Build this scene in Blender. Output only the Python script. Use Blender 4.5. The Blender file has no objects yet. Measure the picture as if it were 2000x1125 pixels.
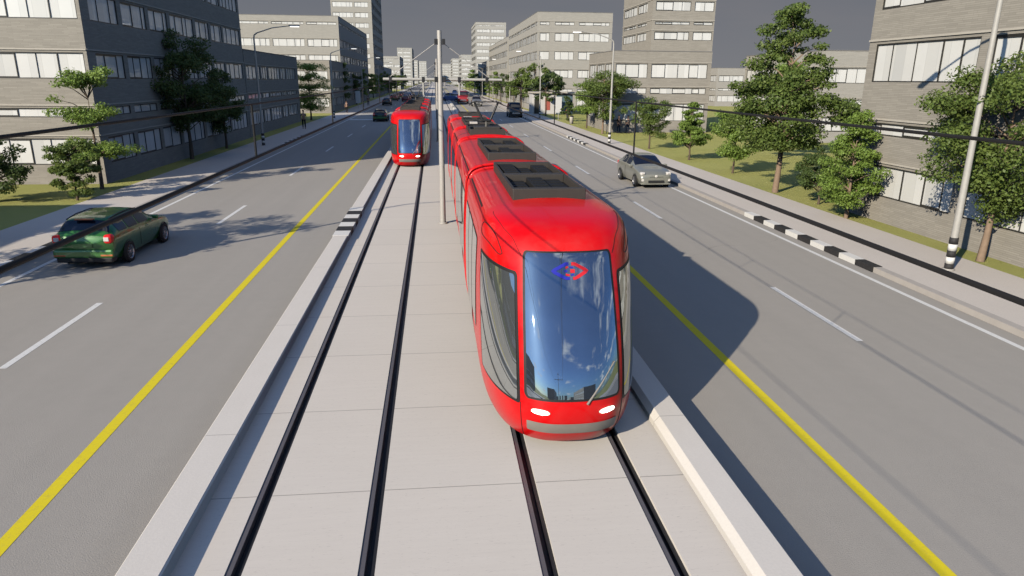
import bpy, bmesh, math, random
import numpy as np
from mathutils import Vector, Matrix
R=math.radians; PI=math.pi
random.seed(7)
sc=bpy.context.scene; col=sc.collection

# ------------------------------------------------------------------ helpers
def tag(o,label=None,cat=None,group=None,kind=None):
    if label: o['label']=label
    if cat: o['category']=cat
    if group: o['group']=group
    if kind: o['kind']=kind
    return o
def empty(name,loc=(0,0,0),rz=0):
    o=bpy.data.objects.new(name,None); col.objects.link(o); o.location=loc; o.rotation_euler=(0,0,rz)
    o.empty_display_size=.2; return o
class MB:
    """collects geometry for ONE mesh object"""
    def __init__(s): s.v=[]; s.f=[]; s.m=[]; s.sm=[]
    def add(s,v,f,mi=0,smooth=False):
        b=len(s.v); s.v+= [tuple(p) for p in v]; s.f+=[tuple(b+i for i in q) for q in f]
        s.m+=[mi]*len(f); s.sm+=[smooth]*len(f); return s
    def box(s,x0,x1,y0,y1,z0,z1,mi=0,M=None):
        v=[Vector((x,y,z)) for z in (z0,z1) for y in (y0,y1) for x in (x0,x1)]
        if M: v=[M@p for p in v]
        return s.add(v,[(0,2,3,1),(4,5,7,6),(0,1,5,4),(2,6,7,3),(0,4,6,2),(1,3,7,5)],mi)
    def bbox(s,x0,x1,y0,y1,z0,z1,b=.02,mi=0,M=None,seg=2):
        bm=bmesh.new(); bmesh.ops.create_cube(bm,size=1)
        for p in bm.verts: p.co=Vector(((x0+x1)/2+p.co.x*(x1-x0),(y0+y1)/2+p.co.y*(y1-y0),(z0+z1)/2+p.co.z*(z1-z0)))
        bmesh.ops.bevel(bm,geom=bm.edges[:],offset=b,segments=seg,affect='EDGES',profile=.5)
        bm.verts.index_update(); v=[p.co.copy() for p in bm.verts]
        if M: v=[M@p for p in v]
        s.add(v,[[q.index for q in f.verts] for f in bm.faces],mi,False); bm.free(); return s
    def tube(s,pts,r,n=10,mi=0,caps=True,smooth=True):
        pts=[Vector(p) for p in pts]; rr=r if isinstance(r,(list,tuple)) else [r]*len(pts)
        v=[];up=None
        for i,p in enumerate(pts):
            d=(pts[min(i+1,len(pts)-1)]-pts[max(i-1,0)]).normalized()
            a=Vector((0,0,1)) if abs(d.z)<.9 else Vector((0,1,0))
            if up is not None: a=up
            x=d.cross(a)
            if x.length<1e-4: x=d.orthogonal()
            x.normalize(); y=x.cross(d).normalized(); up=y
            for k in range(n):
                t=2*PI*k/n; v.append(p+x*(math.cos(t)*rr[i])+y*(math.sin(t)*rr[i]))
        f=[]
        for i in range(len(pts)-1):
            for k in range(n):
                a=i*n+k;b=i*n+(k+1)%n; f.append((a,b,b+n,a+n))
        s.add(v,f,mi,smooth)
        if caps:
            s.add(v[:n],[tuple(range(n))[::-1]],mi); s.add(v[-n:],[tuple(range(n))],mi)
        return s
    def lathe(s,prof,n=24,M=None,mi=0,smooth=True):
        """prof: list of (r,h), around local z"""
        v=[]
        for (r,h) in prof:
            for k in range(n):
                t=2*PI*k/n; p=Vector((r*math.cos(t),r*math.sin(t),h)); v.append(M@p if M else p)
        f=[]
        for i in range(len(prof)-1):
            for k in range(n):
                a=i*n+k;b=i*n+(k+1)%n; f.append((a,b,b+n,a+n))
        return s.add(v,f,mi,smooth)
    def build(s,name,mats,parent=None,flip=False):
        me=bpy.data.meshes.new(name); me.from_pydata(s.v,[],s.f)
        for m in (mats if isinstance(mats,(list,tuple)) else [mats]): me.materials.append(m)
        me.polygons.foreach_set('material_index',s.m); me.polygons.foreach_set('use_smooth',s.sm)
        me.update(); o=bpy.data.objects.new(name,me); col.objects.link(o)
        if parent: o.parent=parent
        return o
def fixn(o,inside=False):
    bm=bmesh.new(); bm.from_mesh(o.data); bmesh.ops.remove_doubles(bm,verts=bm.verts[:],dist=1e-4)
    bmesh.ops.recalc_face_normals(bm,faces=bm.faces[:]); bm.to_mesh(o.data); bm.free(); return o
KIDS={}
def copy_tree(o,parent=None):
    c=o.copy(); col.objects.link(c)
    if parent: c.parent=parent; c.matrix_parent_inverse=o.matrix_parent_inverse.copy()
    for ch in [q for q in bpy.data.objects if q.parent==o]: copy_tree(ch,c)
    return c

# ------------------------------------------------------------------ materials
class N:
    def __init__(s,name):
        s.m=bpy.data.materials.new(name); s.m.use_nodes=True; s.t=s.m.node_tree; s.b=s.t.nodes['Principled BSDF']
    def n(s,ty,**k):
        x=s.t.nodes.new('ShaderNode'+ty)
        for a,b in k.items(): setattr(x,a,b)
        return x
    def l(s,a,b): s.t.links.new(a,b)
    def noise(s,vec,scale,detail=4,rough=.5):
        x=s.n('TexNoise'); x.inputs['Scale'].default_value=scale; x.inputs['Detail'].default_value=detail; x.inputs['Roughness'].default_value=rough
        s.l(vec,x.inputs['Vector']); return x.outputs['Fac']
    def mapr(s,v,a,b,c,d):
        x=s.n('MapRange'); 
        for i,q in enumerate((a,b,c,d)): x.inputs[1+i].default_value=q
        s.l(v,x.inputs[0]); return x.outputs[0]
    def math(s,op,a,b=None,c=None):
        x=s.n('Math',operation=op)
        for i,q in enumerate((a,b,c)):
            if q is None: continue
            if isinstance(q,(int,float)): x.inputs[i].default_value=q
            else: s.l(q,x.inputs[i])
        return x.outputs[0]
    def mix(s,f,a,b,mode='MIX'):
        x=s.n('Mix',data_type='RGBA',blend_type=mode)
        for i,q in ((0,f),(6,a),(7,b)):
            if isinstance(q,(int,float)): x.inputs[i].default_value=q
            elif isinstance(q,tuple): x.inputs[i].default_value=(*q[:3],1)
            else: s.l(q,x.inputs[i])
        return x.outputs[2]
    def obj(s): return s.n('TexCoord').outputs['Object']
    def pos(s): return s.n('NewGeometry').outputs['Position']
    def mapping(s,v,sc=(1,1,1),loc=(0,0,0)):
        x=s.n('Mapping'); x.inputs['Scale'].default_value=sc; x.inputs['Location'].default_value=loc; s.l(v,x.inputs['Vector']); return x.outputs[0]
    def bump(s,h,st=.3,d=.02):
        x=s.n('Bump'); x.inputs['Strength'].default_value=st; x.inputs['Distance'].default_value=d
        s.l(h,x.inputs['Height']); s.l(x.outputs[0],s.b.inputs['Normal'])
    def set(s,**k):
        for a,v in k.items():
            i=s.b.inputs[a.replace('_',' ')]
            if isinstance(v,tuple): i.default_value=(*v[:3],1)
            elif isinstance(v,(int,float)): i.default_value=v
            else: s.l(v,i)
        return s
def simple(name,c,rough=.6,metal=0,var=.12,scale=8,coat=0,spec=.5):
    k=N(name); f=k.noise(k.obj(),scale,5)
    k.set(Base_Color=k.mix(f,tuple(x*(1-var) for x in c),tuple(min(1,x*(1+var)) for x in c)),Metallic=metal,Coat_Weight=coat,Coat_Roughness=.03,Specular_IOR_Level=spec)
    k.set(Roughness=k.mapr(k.noise(k.obj(),scale*.5,3),.3,.7,max(0,rough-.05),min(1,rough+.05)))
    return k.m
def emis(name,c,s):
    k=N(name); k.set(Base_Color=c,Emission_Color=c,Emission_Strength=s,Roughness=.2); return k.m

def mat_asphalt():
    k=N('asphalt'); p=k.pos()
    big=k.noise(p,.12,5,.6); st=k.noise(k.mapping(p,(1.6,.05,1)),1,4); fine=k.noise(p,55,3,.7); mid=k.noise(p,3,5,.65)
    c=k.mix(big,(.405,.375,.335),(.465,.432,.385))
    c=k.mix(k.mapr(st,.35,.7,0,.35),c,(.355,.33,.295))
    c=k.mix(k.mapr(mid,.35,.75,0,.30),c,(.49,.455,.405))
    c=k.mix(k.mapr(fine,.3,.7,0,.4),c,(.31,.287,.257),'MIX')
    # the odd oil drip and sealed crack
    v=k.n('TexVoronoi',feature='DISTANCE_TO_EDGE'); v.inputs['Scale'].default_value=.11; 
    w=k.n('TexNoise'); w.inputs['Scale'].default_value=.8; k.l(p,w.inputs['Vector'])
    mm=k.n('Vector Math'.replace(' ',''),operation='MULTIPLY_ADD'); k.l(w.outputs['Color'],mm.inputs[0]); mm.inputs[1].default_value=(2.2,2.2,0); k.l(p,mm.inputs[2]); k.l(mm.outputs[0],v.inputs['Vector'])
    cr=k.mapr(v.outputs['Distance'],0,.0012,.35,0); cr=k.math('MULTIPLY',cr,k.mapr(k.noise(p,.05,2),.5,.62,0,1))
    c=k.mix(cr,c,(.11,.105,.10))
    k.set(Base_Color=c,Roughness=.82,Specular_IOR_Level=.35); k.bump(fine,.6,.009); return k.m
def mat_slab():
    k=N('track_concrete'); p=k.pos()
    sx=k.n('SeparateXYZ'); k.l(p,sx.inputs[0])
    st=k.noise(k.mapping(p,(1.2,16,1)),1,6,.7); big=k.noise(p,.35,5,.6); sp=k.noise(k.mapping(p,(14,60,1)),1,3,.8)
    c=k.mix(big,(.72,.66,.585),(.80,.735,.66))
    c=k.mix(k.mapr(st,.35,.7,.0,.30),c,(.66,.60,.535))
    c=k.mix(k.mapr(sp,.60,.74,0,.5),c,(.33,.29,.26))
    # cast panel: each slab a slightly different tone
    idx=k.math('FLOOR',k.math('DIVIDE',k.math('ADD',sx.outputs[1],-.98+23.2),2.32))
    wn=k.n('TexWhiteNoise',noise_dimensions='1D'); k.l(idx,wn.inputs['W'])
    c=k.mix(k.mapr(wn.outputs['Value'],0,1,0,.10),c,(.60,.57,.52))
    fr=k.math('FRACT',k.math('DIVIDE',k.math('ADD',sx.outputs[1],-.98+23.2),2.32))
    d=k.math('ABSOLUTE',k.math('SUBTRACT',fr,.5)); j=k.mapr(d,.4962,.4985,0,.75)
    c=k.mix(j,c,(.16,.14,.12))
    # tyre-free but dusty edges along the rails
    k.set(Base_Color=c,Roughness=.75,Specular_IOR_Level=.3)
    h=k.math('SUBTRACT',k.math('MULTIPLY',st,.3),j); k.bump(h,.25,.006); return k.m
def mat_kerb(): 
    k=N('kerb_concrete'); p=k.pos(); f=k.noise(k.mapping(p,(3,1,3)),1.5,6,.7); g=k.noise(p,30,3,.7)
    c=k.mix(f,(.73,.68,.615),(.81,.755,.69)); c=k.mix(k.mapr(g,.35,.8,0,.25),c,(.55,.52,.48))
    sx=k.n('SeparateXYZ'); k.l(p,sx.inputs[0]); fr=k.math('FRACT',k.math('DIVIDE',sx.outputs[1],4.64)); j=k.mapr(k.math('ABSOLUTE',k.math('SUBTRACT',fr,.5)),.4975,.499,0,.5)
    c=k.mix(j,c,(.2,.18,.16)); k.set(Base_Color=c,Roughness=.8); k.bump(g,.25,.006); return k.m
def mat_pave():
    k=N('pavement_pebble'); p=k.pos(); g=k.noise(p,38,4,.8); f=k.noise(p,.5,5); v=k.n('TexVoronoi'); v.inputs['Scale'].default_value=22; k.l(p,v.inputs['Vector'])
    c=k.mix(f,(.68,.615,.545),(.76,.69,.615)); c=k.mix(k.mapr(g,.3,.75,0,.5),c,(.45,.41,.375)); c=k.mix(k.mapr(v.outputs['Distance'],.0,.35,.3,0),c,(.76,.72,.67))
    k.set(Base_Color=c,Roughness=.85); k.bump(g,.4,.008); return k.m
def mat_grass(name='lawn_grass',a=(.45,.45,.14),b=(.52,.50,.175)):
    k=N(name); p=k.pos(); f=k.noise(p,.25,6,.6); g=k.noise(k.mapping(p,(1,1,.3)),26,4,.8); h=k.noise(p,2.2,4,.6)
    c=k.mix(k.mapr(f,.3,.7,0,1),a,b); c=k.mix(k.mapr(h,.4,.75,0,.45),c,(.54,.49,.20)); c=k.mix(k.mapr(g,.35,.7,0,.55),c,(.27,.30,.07))
    k.set(Base_Color=c,Roughness=.95,Specular_IOR_Level=.15); k.bump(g,.8,.05); return k.m
def mat_brick(name,base,dark,haze=0):
    k=N(name); p=k.pos(); s=k.n('SeparateXYZ'); k.l(p,s.inputs[0])
    u=k.math('ADD',s.outputs[0],s.outputs[1]); cb=k.n('CombineXYZ'); k.l(u,cb.inputs[0]); k.l(s.outputs[2],cb.inputs[1])
    b=k.n('TexBrick'); b.inputs['Scale'].default_value=1; b.inputs['Brick Width'].default_value=.62; b.inputs['Row Height'].default_value=.062
    b.inputs['Mortar Size'].default_value=.007; b.inputs['Mortar Smooth'].default_value=.3; b.offset=.37; b.squash=.7; b.squash_frequency=3; b.inputs['Bias'].default_value=0
    cc=lambda t:(*t,1)
    b.inputs['Color1'].default_value=cc(tuple(x*1.08 for x in base)); b.inputs['Color2'].default_value=cc(tuple(x*.87 for x in base)); b.inputs['Mortar'].default_value=cc(dark)
    k.l(cb.outputs[0],b.inputs['Vector'])
    f=k.noise(k.mapping(cb.outputs[0],(1,4,1)),1.1,6,.7); c=k.mix(k.mapr(f,.35,.75,0,.4),b.outputs['Color'],tuple(x*.72 for x in base))
    g=k.noise(k.mapping(cb.outputs[0],(.8,.12,1)),1,4); c=k.mix(k.mapr(g,.5,.8,0,.22),c,tuple(x*.6 for x in base))
    if haze: c=k.mix(haze,c,(.50,.495,.46))  # distance haze painted into the wall colour of far blocks
    k.set(Base_Color=c,Roughness=.85,Specular_IOR_Level=.3); k.bump(b.outputs['Fac'],-.4,.012); return k.m
def mat_leaf(name,a,b,c3):
    k=N(name); p=k.obj(); f=k.noise(p,1.1,4,.6); g=k.n('NewGeometry').outputs['Random Per Island']
    c=k.mix(k.mapr(f,.35,.68,0,1),a,b); c=k.mix(k.math('MULTIPLY',g,.55),c,c3)
    k.set(Base_Color=c,Roughness=.5,Specular_IOR_Level=.4)
    tr=k.n('BsdfTranslucent'); k.l(k.mix(.5,c,c3),tr.inputs['Color']); mx=k.n('MixShader'); mx.inputs[0].default_value=.40
    k.l(k.b.outputs[0],mx.inputs[1]); k.l(tr.outputs[0],mx.inputs[2]); k.l(mx.outputs[0],k.t.nodes['Material Output'].inputs[0]); return k.m
def mat_pane(name,haze=0):
    """glazing over pale roller blinds: vertical strips of slightly different white"""
    k=N(name); p=k.obj(); s=k.n('SeparateXYZ'); k.l(p,s.inputs[0])
    oi=k.n('ObjectInfo'); rnd=k.math('MULTIPLY',oi.outputs['Random'],53.)
    i=k.math('FLOOR',k.math('DIVIDE',s.outputs[0],.58)); w=k.n('TexWhiteNoise',noise_dimensions='1D'); k.l(k.math('ADD',i,rnd),w.inputs['W'])
    fr=k.math('ABSOLUTE',k.math('SUBTRACT',k.math('FRACT',k.math('DIVIDE',s.outputs[0],.58)),.5)); seam=k.mapr(fr,.47,.495,0,.35)
    c=k.mix(w.outputs['Value'],(.70,.69,.645),(.84,.83,.785)); c=k.mix(k.mapr(w.outputs['Value'],.93,.95,0,.4),c,(.35,.35,.33)); c=k.mix(seam,c,(.4,.4,.38))
    c=k.mix(k.mapr(k.noise(k.mapping(p,(1,1,1)),1.3,3),.4,.7,0,.2),c,(.6,.61,.6))
    if haze: c=k.mix(haze,c,(.74,.73,.69))  # same painted distance haze, lightening the far panes
    k.set(Base_Color=c,Roughness=.4,Coat_Weight=.55,Coat_Roughness=.03,Coat_IOR=1.45); return k.m
def mat_glass(name,c=(.03,.035,.04),metal=.0,rough=.03,ior=1.9):
    k=N(name); f=k.noise(k.obj(),3,3); k.set(Base_Color=k.mix(f,c,tuple(x*1.25 for x in c)),Metallic=metal,IOR=ior,Specular_IOR_Level=.6)
    k.set(Roughness=k.mapr(k.noise(k.obj(),6,3),.3,.7,rough*.5,rough*1.5)); return k.m
def mat_carpaint(name,c,flake=.15,metal=.35,rough=.32,coat=.8,spec=.5):
    k=N(name); f=k.noise(k.obj(),180,2,.5); d=k.noise(k.obj(),1.6,5,.6)
    cc=k.mix(k.mapr(f,.3,.7,0,flake),c,tuple(min(1,x*1.6+.02) for x in c)); cc=k.mix(k.mapr(d,.45,.8,0,.12),cc,(.25,.23,.20))
    k.set(Base_Color=cc,Metallic=metal,Roughness=k.mapr(d,.3,.7,rough-.04,rough+.08),Coat_Weight=coat,Coat_Roughness=.04,Specular_IOR_Level=spec); return k.m
def mat_road_paint(name,c,d=(.25,.24,.22)):
    k=N(name); p=k.pos(); f=k.noise(p,9,6,.75); g=k.noise(p,60,2)
    c2=k.mix(k.mapr(f,.52,.74,0,.45),c,d); c2=k.mix(k.mapr(g,.4,.7,0,.12),c2,d); k.set(Base_Color=c2,Roughness=.7); return k.m

M=dict(
 asphalt=mat_asphalt(), slab=mat_slab(), kerb=mat_kerb(), pave=mat_pave(), grass=mat_grass(),
 brick=mat_brick('stacked_stone_brick',(.385,.355,.302),(.27,.248,.21)),
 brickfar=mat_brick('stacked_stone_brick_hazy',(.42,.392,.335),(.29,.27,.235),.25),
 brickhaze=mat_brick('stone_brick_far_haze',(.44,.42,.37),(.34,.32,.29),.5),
 ledge=simple('ledge_concrete',(.50,.46,.39),.8,var=.1,scale=3),
 frame=simple('window_frame_metal',(.045,.043,.038),.45,.2),
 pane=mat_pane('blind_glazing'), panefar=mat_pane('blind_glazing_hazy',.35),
 roof=simple('roof_felt',(.22,.21,.20),.9,scale=1),
 white=mat_road_paint('road_paint_white',(.84,.83,.80)), yellow=mat_road_paint('road_paint_yellow',(.88,.72,.015),(.4,.33,.12)),
 kblack=mat_road_paint('kerb_paint_black',(.022,.021,.022),(.12,.11,.1)), kwhite=mat_road_paint('kerb_paint_white',(.82,.80,.76),(.4,.37,.33)),
 groove=simple('rail_groove_rubber',(.022,.022,.024),.6,scale=20), steel=simple('rail_steel',(.17,.155,.16),.45,.3,scale=30), steelhi=simple('rail_head_polished',(.42,.40,.38),.22,1.,scale=40),
 galv=simple('galvanised_steel',(.50,.47,.43),.5,.15,scale=12), lampw=simple('lamp_pole_paint',(.47,.45,.41),.5,.1),
 wire=simple('copper_wire_dark',(.009,.008,.008),.8,0), dark=simple('dark_metal',(.03,.03,.032),.5,.3), postdark=simple('dark_green_post',(.045,.05,.04),.5,.3),
 red=mat_carpaint('tram_red_paint',(.74,.002,.004),.02,0.0,.36,.3,.25), redsh=simple('tram_red_trim',(.36,.008,.010),.4),
 seam=simple('panel_gap_rubber',(.012,.010,.010),.6), ws=mat_glass('windscreen_mirror_glass',(.29,.345,.42),.92,.012), sideg=mat_glass('side_mirror_glass',(.44,.46,.45),.88,.02),
 bellows=simple('bellows_rubber',(.03,.028,.028),.7), hvac=simple('roof_unit_grey_brown',(.055,.047,.040),.6,.1), hvacd=simple('roof_grille_black',(.007,.0065,.006),.7), hvacl=simple('roof_unit_light',(.6,.55,.5),.5),
 bumper=simple('bumper_grey',(.28,.25,.22),.5), hl=emis('headlight_glow',(1,.93,.80),7.0), blue=simple('logo_blue',(.025,.03,.42),.4,var=.03), lred=simple('logo_red',(.70,.02,.03),.4,var=.03),
 tyre=simple('tyre_rubber',(.018,.018,.018),.8), rim=simple('alloy_rim',(.45,.45,.46),.3,.9), carglass=mat_glass('car_glass',(.010,.012,.022),0,.03,1.6),
 green=mat_carpaint('car_paint_green',(.035,.17,.03),.1,.15,.3), silver=mat_carpaint('car_paint_silver_green',(.33,.33,.28),.2,.45,.34), black=mat_carpaint('car_paint_black',(.012,.013,.016),.1,.2,.3),
 carred=mat_carpaint('car_paint_red',(.42,.02,.02),.1,.2,.35), carblue=mat_carpaint('car_paint_blue',(.10,.16,.36),.1,.2,.35), cargrey=mat_carpaint('car_paint_grey',(.24,.23,.21),.15,.4,.35), maroon=mat_carpaint('car_paint_maroon',(.16,.03,.05),.1,.2,.35),
 tail=emis('tail_lamp_red',(.75,.02,.02),.08), tailw=simple('lamp_clear_lens',(.75,.72,.68),.2), orange=simple('orange_reflector',(.55,.15,.05),.4), plastic=simple('black_plastic',(.02,.02,.021),.6),
 pkerb=simple('pavement_kerb_stone',(.47,.43,.39),.85,var=.12,scale=4),
 bark=simple('bark_tan',(.27,.19,.13),.9,var=.35,scale=9), barkd=simple('bark_brown',(.13,.095,.065),.9,var=.35,scale=9),
 leaf1=mat_leaf('foliage_mid',(.085,.145,.034),(.16,.235,.055),(.28,.35,.085)),
 leaf2=mat_leaf('foliage_dark',(.058,.10,.032),(.105,.165,.048),(.18,.24,.07)),
 leaf3=mat_leaf('foliage_bright',(.15,.25,.04),(.24,.37,.07),(.38,.50,.12)),
 skin=simple('skin',(.42,.26,.18),.55), cloth1=simple('cloth_grey',(.16,.15,.14),.9), cloth2=simple('cloth_black',(.012,.012,.014),.9), cloth3=simple('cloth_navy',(.03,.04,.07),.9), cloth4=simple('cloth_red',(.35,.06,.05),.9), clothw=simple('cloth_cream',(.6,.56,.48),.9), hair=simple('hair_black',(.01,.009,.008),.6),
 lampglow=emis('street_lamp_glow',(1,.97,.92),2.2), sign=simple('white_sign',(.7,.7,.68),.4,var=.04), poster=simple('poster_red',(.45,.12,.09),.5,var=.3,scale=4), teal=simple('shop_blue_wall',(.10,.16,.19),.6), shopw=simple('shop_white_wall',(.62,.60,.57),.6), soil=simple('bare_soil',(.16,.13,.09),.95),
)

# ------------------------------------------------------------------ camera
f_px,pitch,yaw,roll=1362.45414,0.290414406,0.108763454,0.00861345494
cp,sp=math.cos(pitch),math.sin(pitch)
F=Vector((math.sin(yaw)*cp,math.cos(yaw)*cp,-sp)); r0=Vector((math.cos(yaw),-math.sin(yaw),0)); u0=r0.cross(F)
rr=r0*math.cos(roll)+u0*math.sin(roll); uu=-r0*math.sin(roll)+u0*math.cos(roll)
cam=bpy.data.cameras.new('camera'); camo=bpy.data.objects.new('camera',cam); col.objects.link(camo)
camo.matrix_world=Matrix(((rr.x,uu.x,-F.x,0),(rr.y,uu.y,-F.y,0),(rr.z,uu.z,-F.z,5.3),(0,0,0,1)))
cam.sensor_width=36; cam.lens=f_px/2000*36; cam.clip_end=6000; cam.clip_start=.05
sc.camera=camo

# ------------------------------------------------------------------ light
SD=Vector((.70,.714,0)).normalized(); EL=R(25.0); TO=Vector((SD.x*math.cos(EL),SD.y*math.cos(EL),-math.sin(EL)))
sun=bpy.data.lights.new('sun','SUN'); sun.energy=5.0; sun.angle=R(.5); sun.color=(1,.905,.755)
so=bpy.data.objects.new('sun',sun); col.objects.link(so); so.rotation_euler=TO.to_track_quat('-Z','Y').to_euler(); so.location=(-60,-60,50)
w=bpy.data.worlds.new('World'); sc.world=w; w.use_nodes=True; t=w.node_tree
def wn(ty,**k):
    x=t.nodes.new('ShaderNode'+ty)
    for a,b in k.items(): setattr(x,a,b)
    return x
def wm(op,a,b=None,cl=False):
    x=wn('Math',operation=op,use_clamp=cl)
    for i,q in enumerate((a,b)):
        if q is None: continue
        if isinstance(q,(int,float)): x.inputs[i].default_value=q
        else: t.links.new(q,x.inputs[i])
    return x.outputs[0]
def wr(v,a,b,c,d):
    x=wn('MapRange',interpolation_type='SMOOTHSTEP')
    for i,q in enumerate((a,b,c,d)): x.inputs[1+i].default_value=q
    t.links.new(v,x.inputs[0]); return x.outputs[0]
def wmix(f,a,b):
    x=wn('Mix',data_type='RGBA')
    for i,q in ((0,f),(6,a),(7,b)):
        if isinstance(q,(int,float)): x.inputs[i].default_value=q
        elif isinstance(q,tuple): x.inputs[i].default_value=(*q,1)
        else: t.links.new(q,x.inputs[i])
    return x.outputs[2]
bg=t.nodes['Background']; bg.inputs[1].default_value=.080
sky=wn('TexSky',sky_type='NISHITA'); sky.sun_disc=False; sky.sun_elevation=EL; sky.sun_rotation=math.atan2(-SD.x,-SD.y)%(2*PI)
sky.air_density=1.0; sky.dust_density=.6; sky.ozone_density=2.0
g=wn('TexCoord').outputs['Generated']; sx=wn('SeparateXYZ'); t.links.new(g,sx.inputs[0]); X,Y,Z=sx.outputs
zz=wm('ADD',wm('MAXIMUM',Z,0),.16); cb=wn('CombineXYZ'); t.links.new(wm('DIVIDE',X,zz),cb.inputs[0]); t.links.new(wm('DIVIDE',Y,zz),cb.inputs[1])
def wnoise(v,s,d,r=.6):
    x=wn('TexNoise'); x.inputs['Scale'].default_value=s; x.inputs['Detail'].default_value=d; x.inputs['Roughness'].default_value=r; t.links.new(v,x.inputs['Vector']); return x.outputs['Fac']
c1=wnoise(cb.outputs[0],1.35,8,.62); c2=wnoise(cb.outputs[0],.5,3)
cloud=wr(wm('ADD',c1,wm('MULTIPLY',wm('SUBTRACT',c2,.5),.5)),.55,.68,0,.85)
back=wr(Y,-.25,.25,1,0)              # fair-weather clouds behind the viewer's street, grey bank ahead
tint=wn('Mix',data_type='RGBA',blend_type='MULTIPLY'); tint.inputs[0].default_value=1; t.links.new(sky.outputs[0],tint.inputs[6]); tint.inputs[7].default_value=(.66,1.0,1.42,1)
base=wmix(wm('MULTIPLY',cloud,back),tint.outputs[2],(13,12.7,12))
bank=wmix(wr(wnoise(cb.outputs[0],.30,5),.45,.7,0,.6),(1.85,2.0,2.36),(2.75,2.55,2.62))
bank=wmix(wr(Z,0,.13,0,1),(2.42,2.47,2.68),bank)
k=wm('MULTIPLY',wr(Z,.16,.55,1,0),wr(Y,-.1,.35,0,1))
final=wmix(k,base,bank); t.links.new(final,bg.inputs[0])
sc.view_settings.view_transform='Standard'; sc.view_settings.look='None'; sc.view_settings.exposure=0
sc.cycles.caustics_reflective=False; sc.cycles.caustics_refractive=False; sc.cycles.diffuse_bounces=0; sc.cycles.max_bounces=6; sc.cycles.transparent_max_bounces=6

# ------------------------------------------------------------------ ground, road, pavements
Y0,Y1=-140,1400
def sheet(name,x0,x1,y0,y1,z,m,kind='structure'):
    b=MB(); n=1
    b.add([(x0,y0,z),(x1,y0,z),(x1,y1,z),(x0,y1,z)],[(0,1,2,3)]); o=b.build(name,m); tag(o,kind=kind); return o
sheet('ground',-2500,2500,-1500,4000,-.06,mat_grass('distant_ground',(.17,.17,.07),(.22,.2,.1)))
sheet('road',-12.35,12.85,Y0,Y1,0,M['asphalt'])
def blk(name,x0,x1,y0,y1,z0,z1,m):
    o=MB().box(x0,x1,y0,y1,z0,z1).build(name,m); tag(o,kind='structure'); return o
blk('kerb',-12.40,-12.15,Y0,Y1,-.05,.15,M['pkerb']); blk('pavement',-15.05,-12.40,Y0,Y1,-.05,.147,M['pave'])
blk('kerb',12.60,12.85,Y0,Y1,-.05,.15,M['pkerb']); blk('pavement',12.85,16.05,Y0,Y1,-.05,.147,M['pave'])
blk('lawn',-260,-15.05,-140,520,-.05,.125,M['grass']); blk('lawn',16.05,260,-140,520,-.05,.125,M['grass'])
# painted markings
def mark(name,rects,m,z=.004):
    b=MB()
    for (x0,x1,y0,y1) in rects: b.add([(x0,y0,z),(x1,y0,z),(x1,y1,z),(x0,y1,z)],[(0,1,2,3)])
    o=b.build(name,m); tag(o,kind='structure'); return o
mark('edge_line',[(-11.53,-11.38,Y0,Y1)],M['white']); mark('edge_line',[(12.03,12.18,Y0,Y1)],M['white'])
mark('yellow_line',[(-5.27,-5.08,Y0,Y1)],M['yellow']); mark('yellow_line',[(5.52,5.71,Y0,Y1)],M['yellow'])
for xx in (-8.22,8.93): mark('lane_dashes',[(xx-.075,xx+.075,13.1+13.75*i,17.15+13.75*i) for i in range(-8,60)],M['white'])
mark('white_cross_bars',[(-11.3,-5.4,112,112.9),(-11.3,-5.4,96.5,98.3)],M['white'])  # two white bars across the left carriageway
# median slab with sunk rail grooves
ZS=.25; C1,C2=-1.54,1.815; TX=1.82; GH=.70
rails=[C1-GH,C1+GH,C2-GH,C2+GH]; gw=.09
edges=[-2.89]+[e for r in rails for e in (r-gw,r+gw)]+[3.20]
b=MB()
for i in range(0,len(edges),2): b.box(edges[i],edges[i+1],Y0,Y1,-.05,ZS)
tag(b.build('track_slab',M['slab']),kind='structure')
b=MB()
for r in rails: b.box(r-gw,r+gw,Y0,Y1,-.05,ZS-.10)
tag(b.build('rail_groove',M['groove']),kind='structure')
names=['steel rail on the left side of the left tram track','steel rail on the right side of the left tram track','steel rail under the left wheels of the large red tram','steel rail under the right wheels of the large red tram']
for i,r in enumerate(rails):
    rt=empty('tram_rail',(r,0,0)); tag(rt,names[i],'rail','rails let into the concrete median')
    MB().box(-.088,-.025,Y0,Y1,ZS-.10,ZS-.012).build('rail_head',M['steel'],rt)
    MB().box(.045,.088,Y0,Y1,ZS-.10,ZS-.045).build('rail_guard',M['dark'],rt)
# raised kerbs of the median (chamfered)
def mkerb(x0,x1,inner):
    b=MB(); zt=ZS+.18; c=.05
    if inner>0: pr=[(x0,-.05),(x1,-.05),(x1,zt-c*.4),(x1-c*.4,zt),(x0+.02,zt),(x0,zt-.02)]
    else: pr=[(x0,-.05),(x1,-.05),(x1,zt-.02),(x1-.02,zt),(x0+.08,zt),(x0,zt-.09)]
    n=len(pr); v=[(p[0],y,p[1]) for y in (Y0,Y1) for p in pr]
    f=[(i,(i+1)%n,(i+1)%n+n,i+n) for i in range(n)]; f=[q[::-1] for q in f]+[tuple(range(n)),tuple(range(n,2*n))[::-1]]
    b.add(v,f); o=b.build('median_kerb',M['kerb']); fixn(o); tag(o,kind='structure')
mkerb(-3.36,-2.89,1); mkerb(3.20,3.68,-1)
def paintk(x0,x1,z0,z1,ys,step,first):
    b=MB()
    y=ys[0]; k=first
    while y<ys[1]-1e-6:
        b.box(x0,x1,y+.004,y+step-.004,z0,z1,k); y+=step; k=1-k
    o=b.build('painted_kerb_blocks',[M['kwhite'],M['kblack']]); tag(o,kind='structure')
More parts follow.
